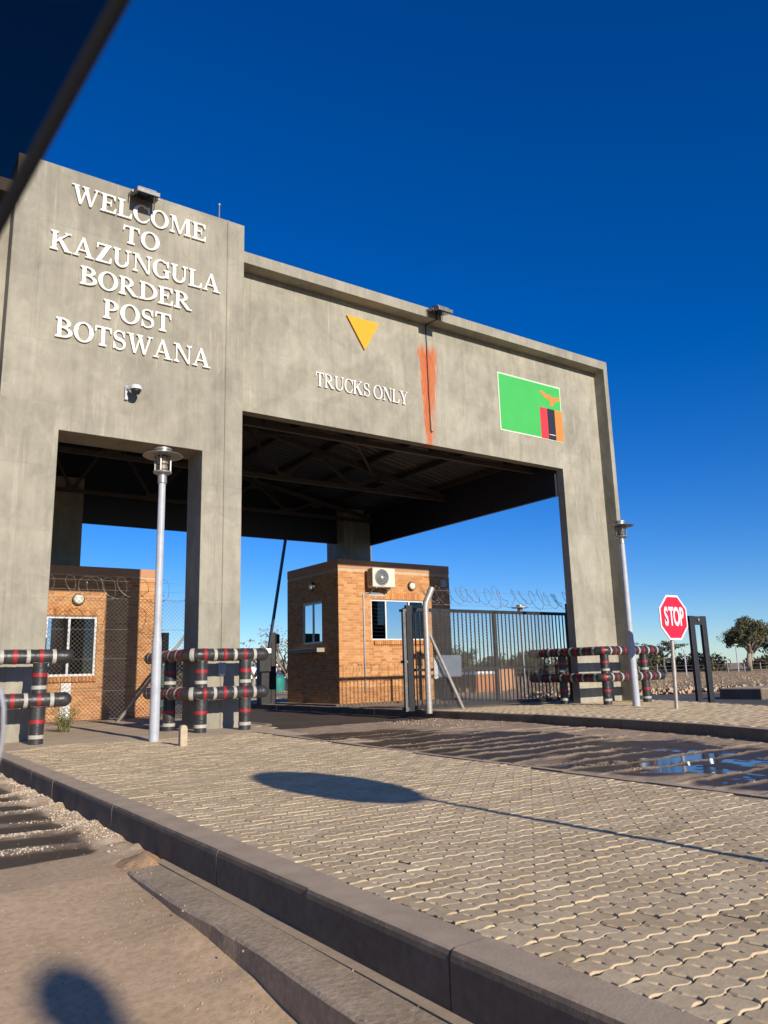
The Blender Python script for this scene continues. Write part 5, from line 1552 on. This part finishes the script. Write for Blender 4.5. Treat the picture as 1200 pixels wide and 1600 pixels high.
for sx_, nm in ((-0.20, 'pillar'), (-1.52, 'pillar')):
    bot = -0.06 if sx_ > -1 else -1.68
    obj(nm, MB().bar((bot,1.20,CZ+1.12),(sx_,0.30,CZ+1.99),0.07,0.10), M['trim'], car)
    obj(nm, MB().bar((bot,-0.75,CZ+1.12),(sx_,-0.70,CZ+1.99),0.07,0.16), M['trim'], car)
    obj(nm, MB().bar((bot,-2.2,CZ+1.12),(sx_,-1.9,CZ+1.99),0.09,0.12), M['trim'], car)
for x in (-1.66, -0.10):
    for y in (1.65, -1.55):
        wh = obj('wheel', MB().sweep([(x-0.11,y,CZ+0.30),(x+0.11,y,CZ+0.30)], 0.34, 28), M['rubber'], car, smooth=True, autos=40)
        obj('rim', MB().sweep([(x-0.115,y,CZ+0.30),(x+0.115,y,CZ+0.30)], 0.21, 24), M['galv'], wh, smooth=True, autos=40)
# smoked acrylic visor along the window's upper front edge
d1 = Vector((0.099, 0.870, 0.484)); d2 = Vector((0.183, 0.696, 0.694)); o_ = Vector((0,0,1.0))
A = o_ + d1*0.55; B = o_ + d2*0.47
ed = B - A
E0 = A - ed*1.6; E1 = B + ed*2.2
def ep(t): return E0.lerp(E1, t) + Vector((0,0,0.012*math.sin(t*PI)))
outv = Vector((-0.42, 0.20, 0.46))
vz = MB(); n_ = 24; vs = []
for k in range(n_+1):
    e = ep(k/n_)
    for j in range(5): 
        q = j/4
        vs.append(e + outv*q + Vector((0.012*math.sin(q*PI/2), 0, 0)))
fs = []
for k in range(n_):
    for j in range(4):
        a = k*5+j; fs.append((a, a+1, a+6, a+5))
vz.add(vs, fs)
obj('window_visor', vz, M['smoked'], car, smooth=True)
obj('visor_edge', MB().sweep([ep(k/n_) for k in range(n_+1)], 0.0045, 8), M['rubber'], car, smooth=True)
# door mirror
mx, my, mz = 0.0125, 0.86, 0.955
ring = [(mx + 0.128*math.copysign(abs(math.cos(a))**0.75, math.cos(a)), mz + 0.088*math.copysign(abs(math.sin(a))**0.75, math.sin(a))) for a in np.linspace(0, 2*PI, 40, endpoint=False)]
hb = MB(); n = len(ring)
lay = []
for s_, yy in ((0.965, my), (1.0, my+0.006), (1.0, my+0.03), (0.9, my+0.09), (0.6, my+0.13), (0.1, my+0.15)):
    lay += [(mx+(x-mx)*s_, yy, mz+(z-mz)*s_) for x, z in ring]
fs = []
for l_ in range(5):
    for k in range(n):
        k2 = (k+1) % n; fs.append((l_*n+k, (l_+1)*n+k, (l_+1)*n+k2, l_*n+k2))
fs.append(tuple(5*n+k for k in range(n)))
hb.add(lay, fs)
mr = obj('mirror_housing', hb, M['car_white'], car, smooth=True)
gl_ = MB().add([(mx+(x-mx)*0.967, my+0.002, mz+(z-mz)*0.967) for x, z in ring], [tuple(range(n))])
obj('mirror_surround', gl_, M['rubber'], mr)
gl2 = MB().add([(mx+(x-mx)*0.86, my-0.001, mz+(z-mz)*0.86) for x, z in ring], [tuple(range(n))])
m, nt, bs = nodes('mirror_glass'); bs.inputs['Metallic'].default_value = 1; bs.inputs['Roughness'].default_value = 0.02; bs.inputs['Base Color'].default_value = (0.5,0.52,0.55,1)
obj('mirror_glass', gl2, m, mr)
obj('mirror_arm', MB().bar((-0.05,0.93,CZ+1.36),(-0.06,1.0,CZ+1.14),0.06,0.05), M['trim'], car)
